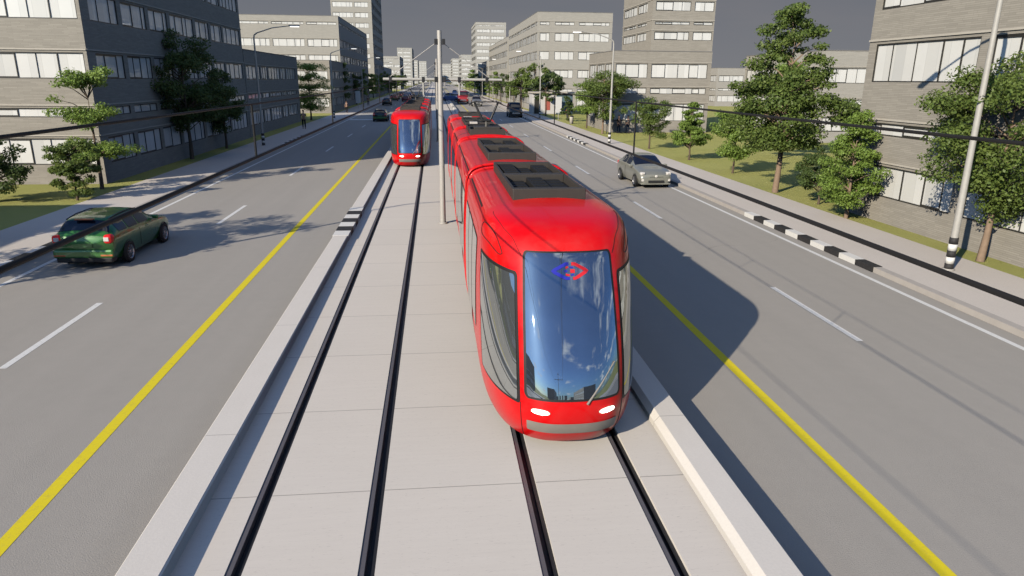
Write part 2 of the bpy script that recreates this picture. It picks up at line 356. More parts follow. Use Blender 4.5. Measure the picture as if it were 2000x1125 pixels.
for k in range(8):
    a=18.4+40.6*k
    paintk(12.56,12.87,-.02,.165,(a,a+8.8),.88,1); paintk(-12.42,-12.11,-.02,.165,(a,a+8.8),.88,0)
for k in range(6):
    a=22.5+36*k; paintk(-3.375,-2.875,-.01,ZS+.19,(a,a+4.4),.733,0)
    if k: paintk(3.185,3.695,-.01,ZS+.19,(a,a+4.4),.733,1)

# ------------------------------------------------------------------ tram
LN,YB,NP=34.2,2.6,2.7
#      z    w     yfront
TP=[(.10,1.03,.26),(.22,1.08,.15),(.38,1.12,.05),(.60,1.15,.0),(.85,1.16,.02),(1.3,1.165,.16),(1.9,1.16,.44),(2.4,1.14,.70),(2.76,1.115,.90),(2.95,1.07,1.12),(3.07,.98,1.46),(3.145,.80,1.95),(3.18,.54,2.35),(3.205,.27,2.58),(3.21,.0,2.66)]
TP=[(a,b*1.03,c) for a,b,c in TP]
def crom(P,u):
    n=len(P)-1; u=min(max(u,0),n-1e-9); i=int(u); f=u-i
    p0,p1,p2,p3=[P[min(max(i+d,0),n)] for d in (-1,0,1,2)]
    return [.5*((2*b)+(c-a)*f+(2*a-5*b+4*c-d)*f*f+(3*b-a-3*c+d)*f**3) for a,b,c,d in zip(p0,p1,p2,p3)]
def tz(z):   # parameter t for a given height
    for i in range(len(TP)-1):
        if TP[i+1][0]>=z: return i+(z-TP[i][0])/(TP[i+1][0]-TP[i][0])
    return len(TP)-1
def tram_pt(q,t):
    """q: 0 nose centre, 1 = side tangent, beyond 1 metres back/10; negative = other side"""
    z,w_,yf=crom(TP,t); w_=max(w_,0); s=1 if q>=0 else -1; q=abs(q)
    if q<=1:
        th=q*PI/2; return Vector((s*w_*math.sin(th)**(2/NP),YB-(YB-yf)*max(0,math.cos(th))**(2/NP),z))
    return Vector((s*w_,YB+(q-1)*10,z))
def qy(y): return 1+(y-YB)/10
def nrm(P,a,b,e=1e-3):
    d1=P(a+e,b)-P(a-e,b); d2=P(a,b+e)-P(a,b-e); n=d1.cross(d2)
    return n.normalized() if n.length>1e-12 else Vector((0,0,1))
def patch(mb,P,corners,off,n=10,m=10,rc=.12,mi=0,grow=0,conv=None,ref=None):
    """corners (4 param points: bl,br,tr,tl) -> curved panel on surface P, raised by off, rounded corners"""
    bl,br,tr,tl=[Vector(c) for c in corners]
    if grow:
        c=(bl+br+tr+tl)/4
        bl,br,tr,tl=[c+Vector(((p.x-c.x)*(1+grow[0]),(p.y-c.y)*(1+grow[1]))) for p in (bl,br,tr,tl)]
    v=[];f=[]
    rs=[]
    for j in range(m+1):
        bb=j/m
        rs.append(bb)
    # extra rows near the ends for the rounded corners
    rs=sorted(set([0,rc*.12,rc*.35,rc*.7,rc]+[rc+(1-2*rc)*i/m for i in range(m+1)]+[1-rc*.7,1-rc*.35,1-rc*.12,1]))
    for bb in rs:
        e=min(bb,1-bb)
        sh=0 if e>=rc else rc*(1-math.sqrt(max(0,1-((rc-e)/rc)**2)))
        for i in range(n+1):
            a=sh+(1-2*sh)*i/n
            p=bl*(1-a)*(1-bb)+br*a*(1-bb)+tr*a*bb+tl*(1-a)*bb
            tt=conv(p.y) if conv else p.y
            P0=P(p.x,tt); nn=nrm(P,p.x,tt)
            if ref is not None and nn.dot(P0-ref)<0: nn=-nn
            v.append(P0+nn*off)
    w1=n+1
    for j in range(len(rs)-1):
        for i in range(n): f.append((j*w1+i,j*w1+i+1,(j+1)*w1+i+1,(j+1)*w1+i))
    mb.add(v,f,mi,True); return mb
CEN=Vector((0,6,1.6))
def tref(P0): return None
def tpatch(mb,corners,off,**k): return patch(mb,tram_pt,corners,off,conv=tz,ref=CEN if all(abs(c[0])<1.05 for c in corners) else Vector((0,max(YB+(abs(corners[0][0])-1)*10,4),1.6)),**k)
def seamline(nm,pts,r,root):
    for s in (1,-1):
        mb=MB()
        P=[]
        for q,z in pts:
            t_=tz(z); p=tram_pt(q*s,t_); n_=nrm(tram_pt,q*s,t_)
            if n_.dot(p-CEN)<0: n_=-n_
            P.append(p+n_*.002)
        mb.tube(P,r,6); mb.build(nm,M['seam'],root)
def dense(pts,k=6):
    out=[]
    for i in range((len(pts)-1)*k+1): out.append(tuple(crom(pts,i/k)))
    return out

def loft(mb,qs,ts,P,mi=0,mirror=True,flipy=None):
    for s in (1,-1):
        v=[];f=[]
        for q in qs:
            for tt in ts:
                p=P(q*s if q>0 else 0,tt)
                v.append(p)
        w1=len(ts)
        for i in range(len(qs)-1):
            for j in range(w1-1):
                q=(i*w1+j,i*w1+j+1,(i+1)*w1+j+1,(i+1)*w1+j); f.append(q if s<0 else q[::-1])
        mb.add(v,f,mi,True)
TS=[i/4 for i in range(0,(len(TP)-1)*4+1)]
def make_tram(logo=True):
    root=empty('tram')
    fy=lambda p: Vector((p.x,LN-p.y,p.z))
    def nose(rear):
        mb=MB(); qs=[i/36 for i in range(37)]+[qy(3.2),qy(4.5),qy(6.9)]
        if rear: loft(mb,qs,TS,lambda q,tt: fy(tram_pt(q,tt)))
        else: loft(mb,qs,TS,tram_pt)
        # end wall at the joint, floor
        o=mb.build('cab_section' ,M['red'],root); fixn(o); return o
    cab=nose(False); rcab=nose(True)
    # middle sections
    for (a,b_) in ((7.35,14.9),(15.35,20.2),(20.65,26.9)):
        mb=MB(); loft(mb,[qy(a),qy(a)+.001,qy((a+b_)/2),qy(b_)-.001,qy(b_)],TS,tram_pt)
        fixn(mb.build('body_section',M['red'],root))
    for y in (7.125,15.125,20.425,27.1):
        mb=MB(); 
        L=lambda q,tt: (lambda p: Vector((p.x*.93,p.y,p.z*.975+.0)))(tram_pt(q,tt))
        ys=[y-.235+.47*i/8 for i in range(9)]
        def LL(q,tt):
            p=tram_pt(q,tt); i=round((p.y-ys[0])/(.47/8)); k_=.955 if i%2 else .925
            return Vector((p.x*k_,p.y,.1+(p.z-.1)*(k_+.03)))
        loft(mb,[qy(a) for a in ys],TS,LL); fixn(mb.build('bellows',M['bellows'],root))
        # raised roof hoop each side of the joint
        for dy in (-.30,.30):
            pts=[]
            for s in (-1,1):
                seg=[]
                for tt in TS[6:]:
                    p=tram_pt(qy(y+dy)*s,tt); seg.append((p.x*.985,p.y,.1+(p.z-.1)*1.006))
                pts+= seg if s<0 else seg[::-1][1:]
            MB().tube(pts,.036,8).build('roof_hoop',M['red'],root)
    # undercarriage
    for y in (2.6,10.8,17.8,23.6,31.4):
        mb=MB().bbox(-.95,.95,y-1.0,y+1.0,.02,.30,.03)
        bg_=mb.build('bogie',M['dark'],root)
        for dy in (-.6,.6):
            for s in (-1,1):
                MB().lathe([(.0,-.06),(.27,-.06),(.30,-.02),(.30,.05),(.0,.05)],20,Matrix.Translation((s*GH,y+dy,.28))@Matrix.Rotation(PI/2,4,'Y')).build('wheel',M['steel'],bg_)
    # windscreen
    def both(fn):
        fn(1);
    wsc=[(-.283,.86),(.283,.86),(.268,2.70),(-.268,2.70)]
    fr=MB(); tpatch(fr,wsc,.004,n=20,m=16,rc=.055,grow=(.085,.032)); fr.build('windscreen_frame',M['seam'],root)
    g_=MB(); tpatch(g_,wsc,.012,n=24,m=24,rc=.045); wso=g_.build('windscreen',M['ws'],root)
    # rear windscreen
    for off,nm,mt,gr in ((.004,'windscreen_frame',M['seam'],(.055,.022)),(.012,'windscreen',M['ws'],0)):
        q_=MB(); tpatch(q_,wsc,off,n=16,m=12,rc=.045,grow=gr); q_.v=[(x,LN-y,z) for x,y,z in q_.v]; q_.build(nm,mt,root)
    # cheek windows
    for s in (1,-1):
        c=[(s*.365,.76),(s*.82,.80),(s*.86,2.48),(s*.365,2.40)]
        for rear in (0,1):
            a=MB(); tpatch(a,c,.004,n=14,m=12,rc=.04,grow=(.10,.045)); b2=MB(); tpatch(b2,c,.011,n=16,m=14,rc=.035)
            if rear:
                for q_ in (a,b2): q_.v=[(x,LN-y,z) for x,y,z in q_.v]
            a.build('cab_window_frame',M['seam'],root); b2.build('cab_window',M['sideg'],root)
    # wiper
    p0=tram_pt(.045,tz(.80)); p1=tram_pt(.25,tz(1.30)); w_=MB()
    w_.tube([p0+Vector((0,-.02,0)),(p0+p1)/2+Vector((0,-.055,0)),p1+Vector((0,-.03,0))],[.018,.013,.009],8); w_.build('wiper',M['bumper'],root)
    # headlights, bumper, seams
    for s in (1,-1):
        for rear in (0,1):
            h=MB(); c=[(s*.125,.625),(s*.245,.64),(s*.245,.715),(s*.125,.705)]; tpatch(h,c,.018,n=14,m=8,rc=.45)
            hb=MB(); tpatch(hb,c,.006,n=14,m=8,rc=.45,grow=(.12,.22))
            if rear:
                for q_ in (h,hb): q_.v=[(x,LN-y,z) for x,y,z in q_.v]
            r_=hb.build('headlight' if not rear else 'tail_light',M['lampw'],root); h.build('lens',M['hl'] if not rear else M['tail'],r_)
    for rear in (0,1):
        q_=MB(); tpatch(q_,[(-.29,.33),(.29,.33),(.29,.50),(-.29,.50)],.010,n=22,m=4,rc=.05)
        if rear: q_.v=[(x,LN-y,z) for x,y,z in q_.v]
        q_.build('bumper',M['bumper'],root)
    seamline('panel_gap',dense([(.335,.14),(.338,.35),(.34,.60),(.34,.75)],3),.006,root)
    seamline('panel_gap',dense([(.31,2.66),(.40,2.86),(.58,3.00),(.80,3.08)],5),.0035,root)
    seamline('shoulder_panel_outline',dense([(.50,2.62),(.56,2.78),(.68,2.90),(.84,2.93),(.90,2.86),(.88,2.76),(.70,2.70),(.55,2.60),(.50,2.62)],6),.007,root)
    # side windows and doors
    def side(s,y0,y1,z0,z1,nm,door=False):
        c=[(s*qy(y0),z0),(s*qy(y1),z0),(s*qy(y1),z1),(s*qy(y0),z1)]
        a=MB(); patch(a,tram_pt,[(s*qy(y0-.03),z0-.03),(s*qy(y1+.03),z0-.03),(s*qy(y1+.03),z1+.03),(s*qy(y0-.03),z1+.03)],.004,n=2,m=6,rc=.05,conv=tz,ref=Vector((0,(y0+y1)/2,1.6)))
        fo=a.build(nm,M['seam'],root)
        a=MB(); patch(a,tram_pt,c,.011,n=2,m=6,rc=.05,conv=tz,ref=Vector((0,(y0+y1)/2,1.6))); a.build('pane',M['sideg'],fo)
    for s in (1,-1):
        for (ya,yb_) in ((2.75,6.6),(7.7,14.6),(15.7,19.9),(21.0,26.5),(27.8,31.4)):
            n_=max(2,round((yb_-ya)/1.1)); w1=(yb_-ya)/n_
            for i in range(n_):
                y0=ya+i*w1+.06; y1=ya+(i+1)*w1-.06
                if i%4==1 or i%4==2: side(s,y0,y1,.30,2.50,'door')
                else: side(s,y0,y1,1.0,2.50,'side_window')
    # long recess line along each shoulder
    for s in (1,-1):
        for (ya,yb_) in ((3.0,6.5),(7.8,14.4),(15.8,19.8),(21.1,26.4),(27.8,31.3)):
            a=MB(); patch(a,tram_pt,[(s*qy(ya),2.985),(s*qy(yb_),2.985),(s*qy(yb_),3.02),(s*qy(ya),3.02)],.003,n=4,m=3,rc=.1,conv=tz,ref=Vector((0,(ya+yb_)/2,1.6)))
            a.build('shoulder_recess',M['seam'],root)
            MB().bbox(min(s*.93,s*.80),max(s*.93,s*.80),ya,yb_,2.98,3.13,.035).build('roof_rail',M['red'],root)
    # roof equipment
    def unit(y0,y1,x=.60,h=.19,cols=3,rows=2,light=False,base=3.17):
        u=MB(); t_=.045
        u.bbox(-x,x,y0,y0+.16,base,base+h,.012); u.bbox(-x,x,y1-.16,y1,base,base+h,.012)
        u.box(-x,-x+t_,y0+.16,y1-.16,base,base+h*.92); u.box(x-t_,x,y0+.16,y1-.16,base,base+h*.92)
        for r_ in range(1,rows):
            yy=y0+(y1-y0)*r_/rows; u.bbox(-x+t_,x-t_,yy-.13,yy+.13,base,base+h*.96,.01)
        o=u.build('roof_unit',M['hvac'],root)
        d=MB(); d.box(-x+t_,x-t_,y0+.16,y1-.16,base-.02,base+.04)
        for r_ in range(rows):
            ya=y0+(y1-y0)*r_/rows+.2; yb_=y0+(y1-y0)*(r_+1)/rows-.2
            for c_ in range(cols):
                xa=-x+.1+(2*x-.2)*c_/cols; xb=xa+(2*x-.2)/cols-.05; hh=(.05,.11,.07,.13)[(r_*3+c_)%4]
                d.bbox(xa,xb,ya,yb_,base+.03,base+hh+.03,.012)
                for k_ in range(5): 
                    yy=ya+(yb_-ya)*(k_+.5)/5; d.box(xa+.03,xb-.03,yy-.02,yy+.02,base+hh+.028,base+hh+.042)
        d.build('grille',M['hvacd'],o); return o
    unit(2.62,6.5); unit(8.3,12.7,.58,.20,3,2); unit(16.4,19.6,.62,.2,2,2); unit(21.2,25.6,.58,.16,3,2); unit(27.8,31.4,.56,.16,3,2)
    MB().bbox(-.40,-.08,20.95,21.35,3.18,3.36,.02).build('roof_box',M['hvacl'],root); MB().bbox(-.45,-.05,26.0,26.35,3.18,3.32,.02).build('roof_box',M['hvacl'],root)
    # pantograph
    pg=MB(); yb2=17.1; zr=3.38
    pg.bbox(-.45,.45,yb2-.5,yb2+.5,zr-.02,zr+.05,.015)
    for s in (-1,1):
        for dy in (-.4,.4): pg.lathe([(.0,0),(.05,0),(.06,.03),(.035,.05),(.06,.08),(.035,.10),(0,.10)],12,Matrix.Translation((s*.38,yb2+dy,zr-.09)))
    o=pg.build('pantograph_base',M['hvac'],root)
    a=MB().tube([(0,yb2,zr+.03),(0,yb2-.05,zr+.27)],[.05,.045],8); a.build('lower_arm',M['cargrey'],o)
    a=MB()
    for s in (-1,1): a.tube([(s*.13,yb2-.05,zr+.25),(s*.43,yb2,zr+.90)],[.045,.036],8)
    a.tube([(-.15,yb2-.05,zr+.26),(.15,yb2-.05,zr+.26)],.05,8); a.build('upper_arm',M['dark'],o)
    a=MB()
    for dy in (-.12,.12): a.tube([(-.62,yb2+dy,zr+.78),(-.46,yb2+dy,zr+.90),(.46,yb2+dy,zr+.90),(.62,yb2+dy,zr+.78)],.015,8)
    a.tube([(-.36,yb2-.13,zr+.93),(-.36,yb2+.13,zr+.93)],.016,8); a.tube([(.36,yb2-.13,zr+.93),(.36,yb2+.13,zr+.93)],.016,8)
    a.build('collector_bow',M['dark'],o)
    return root,wso
tram,wso=make_tram()
tram.location=(TX,8.55,ZS)
tag(tram,'large red articulated tram in the foreground with a diamond emblem on its windscreen','tram','red trams on the median track')
t2=copy_tree(tram); t2.location=(C1,42.0,ZS)
tag(t2,'smaller red tram further back on the left track, left of the steel mast','tram','red trams on the median track')
# emblem on the first tram's windscreen
def emblem():
    zc=2.47; a=.25; b_=.085
    def P(x,z):
        t_=tz(z); w_=crom(TP,t_)[1]; q=math.asin(min(1,abs(x)/w_)**(NP/2))/(PI/2)*(1 if x>=0 else -1)
        p=tram_pt(q,t_); n_=nrm(tram_pt,q if abs(q)>.01 else .01,t_); 
        if n_.dot(p-CEN)<0: n_=-n_
        return p+n_*.018
    def stroke(mb,pts,wd):
        # ribbon of constant width along a 2-d polyline, draped on the glass
        out=[]
        for i in range(len(pts)-1):
            for k_ in range(8): f_=k_/8; out.append((pts[i][0]*(1-f_)+pts[i+1][0]*f_,pts[i][1]*(1-f_)+pts[i+1][1]*f_))
        out.append(pts[-1]); L_=[];R_=[]
        for i,p in enumerate(out):
            q0=out[max(0,i-1)]; q1=out[min(len(out)-1,i+1)]; dx,dz=q1[0]-q0[0],q1[1]-q0[1]; l=math.hypot(dx,dz) or 1
            nx,nz=-dz/l*wd/2,dx/l*wd/2; L_.append(P(p[0]+nx,zc+p[1]+nz)); R_.append(P(p[0]-nx,zc+p[1]-nz))
        n=len(out); mb.add(L_+R_,[(i,i+1,n+i+1,n+i) for i in range(n-1)],0,True)
    bl=MB(); stroke(bl,[(-.01,b_),(-.05,b_),(-a+.01,0),(-.05,-b_),(.0,-b_)],.040); stroke(bl,[(-.075,0),(-.03,0)],.022); stroke(bl,[(.0,.048),(.055,.038)],.018); stroke(bl,[(.02,-.046),(.06,-.036)],.018)
    rd=MB(); stroke(rd,[(.03,b_),(.075,b_),(a,0),(.075,-b_),(.045,-b_)],.040); stroke(rd,[(-.02,.050),(-.055,.034)],.022); stroke(rd,[(-.055,-.038),(.0,-.046)],.022); stroke(rd,[(.01,.0),(.075,.0)],.042)
    for nm,mb,m in (('emblem_blue_half',bl,M['blue']),('emblem_red_half',rd,M['lred'])): mb.build(nm,m,wso)
emblem()

# ------------------------------------------------------------------ overhead line
CW,MW=4.67,5.12
mast_y=[-10.0,25.2,60.2,95,130,165,200,235]
def place_first(lst): pass
def make_mast():
    r_=empty('catenary_mast'); 
    MB().tube([(0,0,0),(0,0,6.62)],[.105,.075],20).build('pole',M['galv'],r_)
    MB().lathe([(0,0),(.17,0),(.17,.03),(.115,.05)],20).build('base_flange',M['galv'],r_)
    MB().tube([(-1.95,.14,5.03),(1.95+.2,.14,5.03)],.05,10).build('cross_arm',M['lampw'],r_)
    a=MB()
    for s,xx in ((-1,-1.75),(1,1.72)): a.tube([(s*.10,.1,6.24),(xx,.14,5.08)],.014,6)
    a.build('stay_rod',M['galv'],r_)
    for xx,z in ((-.12,6.26),(.14,6.26),(-.14,5.03),(.14,5.03)): MB().bbox(xx-.055,xx+.055,-.07,.13,z-.09,z+.09,.01).build('clamp',M['dark'],r_)
    for xx in (-1.70,-.58,.66,1.62):
        o=MB().bbox(xx-.05,xx+.05,.08,.2,4.94,5.12,.012).build('insulator',M['dark'],r_)
    for xx in (-.58,.66): MB().tube([(xx,.14,4.95),(xx,.14,4.50)],.032,8).build('drop_tube',M['lampw'],r_)
    a=MB()
    for xx,x2 in ((-.58,-1.68),(.66,1.60)): a.tube([(xx,.14,4.52),(x2,.14,4.40)],.012,6)
    a.build('steady_arm',M['wire'],r_)
    return r_
mast=make_mast()
ml={-10.0:'steel overhead-line mast standing on the median behind the viewpoint',25.2:'tall foreground steel mast on the median between the two red trams',60.2:'second steel overhead-line mast on the median, just behind the tall foreground mast'}
for i,y in enumerate(mast_y):
    o=mast if i==0 else copy_tree(mast)
    o.location=(.20,y,ZS); tag(o,ml.get(y,'distant overhead-line mast hidden in line behind the foreground mast'),'mast','overhead-line masts on the median')
for xx,nm in ((-1.47,'left'),(2.05,'right')):
    for zt,rr_,nn,lab in ((CW if xx<0 else 4.56,.0130,'contact_wire','lower contact wire above the %s tram track'%nm),(MW,.0075,'messenger_wire','upper carrying wire above the %s tram track'%nm)):
        pts=[]
        for i in range(len(mast_y)-1):
            for k in range(10):
                f_=k/10; y=mast_y[i]*(1-f_)+mast_y[i+1]*f_; sag=0 if nn[0]=='c' else 4*f_*(1-f_)*.09
                pts.append((xx,y,zt+(.06 if nn[0]=='m' else 0)-sag))
        pts.append((xx,mast_y[-1],zt)); o=MB().tube(pts,rr_,8).build(nn,M['wire']); tag(o,lab,'wire','overhead wires along the tram line')
        if nn[0]=='m': mp=pts
    for k in range(1,16):
        y=1.45+4.55*k if xx<0 else 2.15+5.05*k; zz_=min(mp,key=lambda p:abs(p[1]-y))[2]
        o=MB().tube([(xx,y,CW if xx<0 else 4.56),(xx,y,zz_)],.009,6).build('dropper_wire',M['wire']); tag(o,'thin vertical dropper linking the two wires above the %s track'%nm,'wire','droppers above the %s tram track'%nm)

# ------------------------------------------------------------------ street lamps
def make_lamp():
    r_=empty('street_lamp')
    MB().tube([(0,0,0),(0,0,7.95),(.04,0,8.2),(.25,0,8.36)],[.105,.062,.055,.05],14).build('pole',M['lampw'],r_)
    MB().tube([(.22,0,8.35),(1.4,0,8.74),(2.8,0,8.92)],[.045,.038,.032],10).build('arm',M['lampw'],r_)
    h=MB().bbox(2.65,3.45,-.14,.14,8.87,8.97,.03).build('lamp_head',M['lampw'],r_); MB().bbox(2.75,3.4,-.11,.11,8.83,8.871,.01).build('lamp_glass',M['lampglow'],h)
    b=MB()
    for i in range(5): b.lathe([(.104,i*.19),(.118,i*.19),(.118,(i+1)*.19-.001),(.104,(i+1)*.19-.001)],20,None,0 if i%2==0 else 1)
    b.build('striped_band',[M['kblack'],M['kwhite']],r_); MB().lathe([(.0,.0),(.17,0),(.17,.025),(.11,.04)],16).build('base_plate',M['galv'],r_)
    return r_
lamp=make_lamp(); first=True
for k in range(7):
    for s in (-1,1):
        o=lamp if first else copy_tree(lamp); first=False
        o.location=(-13.5,16.9+40.8*k,.147) if s<0 else (14.63,18.0+41*k,.147); o.rotation_euler=(0,0,0 if s<0 else PI)
        side_='left' if s<0 else 'right'
        if s<0 and k==0: lab='street lamp just outside the left edge, throwing its long shadow over the left road'
        elif k==0: lab='nearest street lamp with striped base on the right pavement, beside the trees'
        elif k==1: lab='grey lamp with striped base on the %s pavement, %s'%(side_,'beside the dark block' if s<0 else 'in front of the podium building')
        elif k==2: lab='third street lamp on the %s pavement, small in the distance'%side_
        else: lab='distant street lamp far down the %s pavement'%side_
        tag(o,lab,'street lamp','street lamps along both pavements')
# ------------------------------------------------------------------ buildings
def window_mesh(wd,hh,seed):
    rg=random.Random(seed); fr=MB(); b=.045; d=.07
    fr.box(0,wd,-d,0,0,b); fr.box(0,wd,-d,0,hh-b,hh); fr.box(0,b,-d,0,b,hh-b); fr.box(wd-b,wd,-d,0,b,hh-b)
    x=b; k=0
    while x<wd-.5:
        st=rg.choice((.72,.95,1.2,1.35)); x+=st
        if x>wd-.4: break
        t_=rg.choice((.014,.045)); fr.box(x,x+t_,-d+.01,-.004,b,hh-b)
        if rg.random()<.35: fr.box(max(b,x-st+.05),x,-d+.012,-.008,b,b+.05); fr.box(max(b,x-st+.05),x,-d+.012,-.008,hh-b-.05,hh-b)
    pn=MB().add([(.02,-.02,.02),(wd-.02,-.02,.02),(wd-.02,-.02,hh-.02),(.02,-.02,hh-.02)],[(0,1,2,3)])
    return fr,pn
WC={}
def window(root,p,rz,wd,hh,seed,far):
    key=(round(wd,2),round(hh,2),seed%5,far)
    if key not in WC:
        fr,pn=window_mesh(wd,hh,seed%5); a=fr.build('window',M['frame'],root); b=pn.build('pane',M['panefar' if far else 'pane'],a); WC[key]=(a,b)
    else:
        A,B=WC[key]; a=A.copy(); col.objects.link(a); a.parent=root; b=B.copy(); col.objects.link(b); b.parent=a
    a.location=p; a.rotation_euler=(0,0,rz)
def facade(W,O,U,Nn,L,H,rows,spans,dep=.16):
    """W wall MB. O origin, U unit along, Nn outward normal; openings = rows x spans"""
    xs=sorted(set([0,L]+[a for s in spans for a in s])); zs=sorted(set([0,H]+[a for r_ in rows for a in r_]))
    Z_=Vector((0,0,1))
    P=lambda x,z,d=0: O+U*x+Z_*z-Nn*d
    for i in range(len(xs)-1):
        for j in range(len(zs)-1):
            x0,x1,z0,z1=xs[i],xs[i+1],zs[j],zs[j+1]
            op=any(abs(s[0]-x0)<1e-6 and abs(s[1]-x1)<1e-6 for s in spans) and any(abs(r_[0]-z0)<1e-6 and abs(r_[1]-z1)<1e-6 for r_ in rows)
            if not op: W.add([P(x0,z0),P(x1,z0),P(x1,z1),P(x0,z1)],[(0,1,2,3)])
            else:
                W.add([P(x0,z0),P(x1,z0),P(x1,z0,dep),P(x0,z0,dep)],[(0,1,2,3)]); W.add([P(x0,z1,dep),P(x1,z1,dep),P(x1,z1),P(x0,z1)],[(0,1,2,3)])
                W.add([P(x0,z0),P(x0,z0,dep),P(x0,z1,dep),P(x0,z1)],[(0,1,2,3)]); W.add([P(x1,z0,dep),P(x1,z0),P(x1,z1),P(x1,z1,dep)],[(0,1,2,3)])
                W.add([P(x0,z0,dep+.02),P(x1,z0,dep+.02),P(x1,z1,dep+.02),P(x0,z1,dep+.02)],[(0,1,2,3)])
def rows_for(H,z0=0):
    rw=[(1.08,2.34),(3.38,3.84)]; z=5.22
    while z+1.3<H-1.3: rw.append((z,z+1.26)); z+=2.66
    if H>9 and H-1.25-rw[-1][1]>1.0: rw.append((H-1.45,H-1.02))
    return [(a-z0,b_-z0) for a,b_ in rw if a>z0+.3]
def spans_for(L,rg,big=False,far=False):
    s=[];x=.45
    while x<L-2.2:
        wd=rg.choice((3.6,5.4,5.4) if far else (3.4,2.6,5.2) if not big else (3.4,5.6)); wd=min(wd,L-.35-x)
        if wd<1.2: break
        if wd not in (2.6,3.4,3.6,5.2,5.4,5.6): wd=round(wd-.049,1)
        s.append((x,x+wd)); x+=wd+.5
    return s
def building(name,label,x0,x1,y0,y1,H,seed,wall='brick',z0=0,big=False,far=False,sides=('front','road'),rows=None,spr=None,spf=None):
    root=empty(name,((x0+x1)/2,(y0+y1)/2,0)); tag(root,label,'building'); rg=random.Random(seed)
    C=Vector(root.location); road_x=x1 if (x0+x1)/2<0 else x0
    W=MB(); LG=MB(); V=Vector
    left=(x0+x1)/2<0; rows=rows or rows_for(H,z0); base=V((0,0,z0))
    faces={'front':(V((x0,y0,z0)),V((1,0,0)),V((0,-1,0)),x1-x0,0)}
    if left: faces['road']=(V((x1,y0,z0)),V((0,1,0)),V((1,0,0)),y1-y0,PI/2)
    else: faces['road']=(V((x0,y1,z0)),V((0,-1,0)),V((-1,0,0)),y1-y0,-PI/2)
    for nm,(O,U,Nn,L,rz) in faces.items():
        O=O-C
        if nm in sides:
            sp_=(spf if nm=='front' else spr) or spans_for(L,rg,big,far)
            facade(W,O,U,Nn,L,H-z0,rows,sp_)
            for (za,zb) in rows:
                LG_=[O+U*.0+Nn*.0]
                # ledge course above every row
                z_=zb+.10; a=O+V((0,0,z_)); 
                q=[a+Nn*.0,a+U*L,a+U*L+Nn*.05,a+Nn*.05]; LG.add([p for p in q]+[p+V((0,0,.07)) for p in q],[(3,2,1,0),(4,5,6,7),(2,3,7,6),(0,1,5,4),(1,2,6,5),(3,0,4,7)])
                for i,(xa,xb) in enumerate(sp_):
                    window(root,O+U*xa+V((0,0,za))-Nn*.09,rz,xb-xa,zb-za,rg.randint(0,99),far)
        else: facade(W,O,U,Nn,L,H-z0,[],[])
    # plain rear faces
    for O,U,Nn,L in ((V((x1,y1,z0)),V((-1,0,0)),V((0,1,0)),x1-x0),((V((x0,y1,z0)),V((0,-1,0)),V((-1,0,0)),y1-y0) if left else (V((x1,y0,z0)),V((0,1,0)),V((1,0,0)),y1-y0))):
        facade(W,O-C,U,Nn,L,H-z0,[],[])
    fixed=W.build('wall',M[wall],root)
    LG.build('ledge',M['ledge'],root)
    r_=MB(); a,b_=x0-C.x,x1-C.x; c,d=y0-C.y,y1-C.y
    r_.add([(a+.3,c+.3,H-.5),(b_-.3,c+.3,H-.5),(b_-.3,d-.3,H-.5),(a+.3,d-.3,H-.5)],[(0,1,2,3)])
    for (p,q,s_,t_) in ((a,b_,c,c+.3),(a,b_,d-.3,d),(a,a+.3,c+.3,d-.3),(b_-.3,b_,c+.3,d-.3)): r_.box(p-.03 if p==a else p,q+.03 if q==b_ else q,s_-.03 if s_==c else s_,t_+.03 if t_==d else t_,H,H+.07)
    for (p,q,s_,t_) in ((a+.3,b_-.3,c+.28,c+.3),(a+.3,b_-.3,d-.3,d-.28),(a+.28,a+.3,c+.3,d-.3),(b_-.3,b_-.28,c+.3,d-.3)): r_.box(p,q,s_,t_,H-.5,H)
    r_.build('roof',M['roof'],root)
    return root
# left side
building('office_building','large near-left stone office block, its front sunlit and its street side in shade',-46,-16.4,36.9,65.6,13.4,1,rows=[(1.08,2.36),(3.36,3.80),(5.16,6.36),(7.85,9.08),(10.5,11.7)],
   spr=[(.9,4.1),(4.6,7.9),(8.35,11.3),(11.8,16.2),(16.7,19.7),(20.2,23.0),(23.4,28.2)],spf=[(4.2,8.4),(8.9,14.2),(14.7,18.3),(18.8,24.2),(24.6,29.45)])
building('annex_building','low dark two-storey block between the large shaded office and the sunlit block behind',-34,-16.5,66.2,91,7.6,2,rows=[(1.08,2.34),(3.38,3.84),(5.1,6.3)])
building('office_tower','tall stone tower set back behind the large left office block',-44,-27.5,52,76,30,3,sides=('front',),far=True)
building('podium_building','low podium in front of the sunlit left block, darker street side',-30,-15.6,112,131.5,7.8,4,rows=[(1.08,2.34),(3.38,3.84),(5.1,6.3)])
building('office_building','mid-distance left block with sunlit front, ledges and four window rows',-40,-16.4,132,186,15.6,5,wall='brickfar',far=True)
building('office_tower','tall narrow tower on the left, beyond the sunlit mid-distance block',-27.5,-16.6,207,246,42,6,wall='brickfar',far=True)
lf=[(-25.5,-16.5,360,400,15.6,'pale low block left of the far street, in front of a taller one'),(-28,-16.7,573,620,28,'pale distant tower on the left, just right of the low pale block'),(-26,-16.9,780,830,24,'small pale block near the vanishing point, left side'),(-40,-17.2,255,300,9,'low hazy block on the left behind the far trees'),(-40,-11,1080,1120,30,'hazy block closing the view left of the vanishing point'),(-60,-30,430,470,14,'hazy low block behind the far left trees')]
for i,(a,b_,c,d,h,lab) in enumerate(lf): building('distant_building',lab,a,b_,c,d,h,20+i,wall='brickhaze',far=True,sides=('front','road') if h<30 else ('front',))
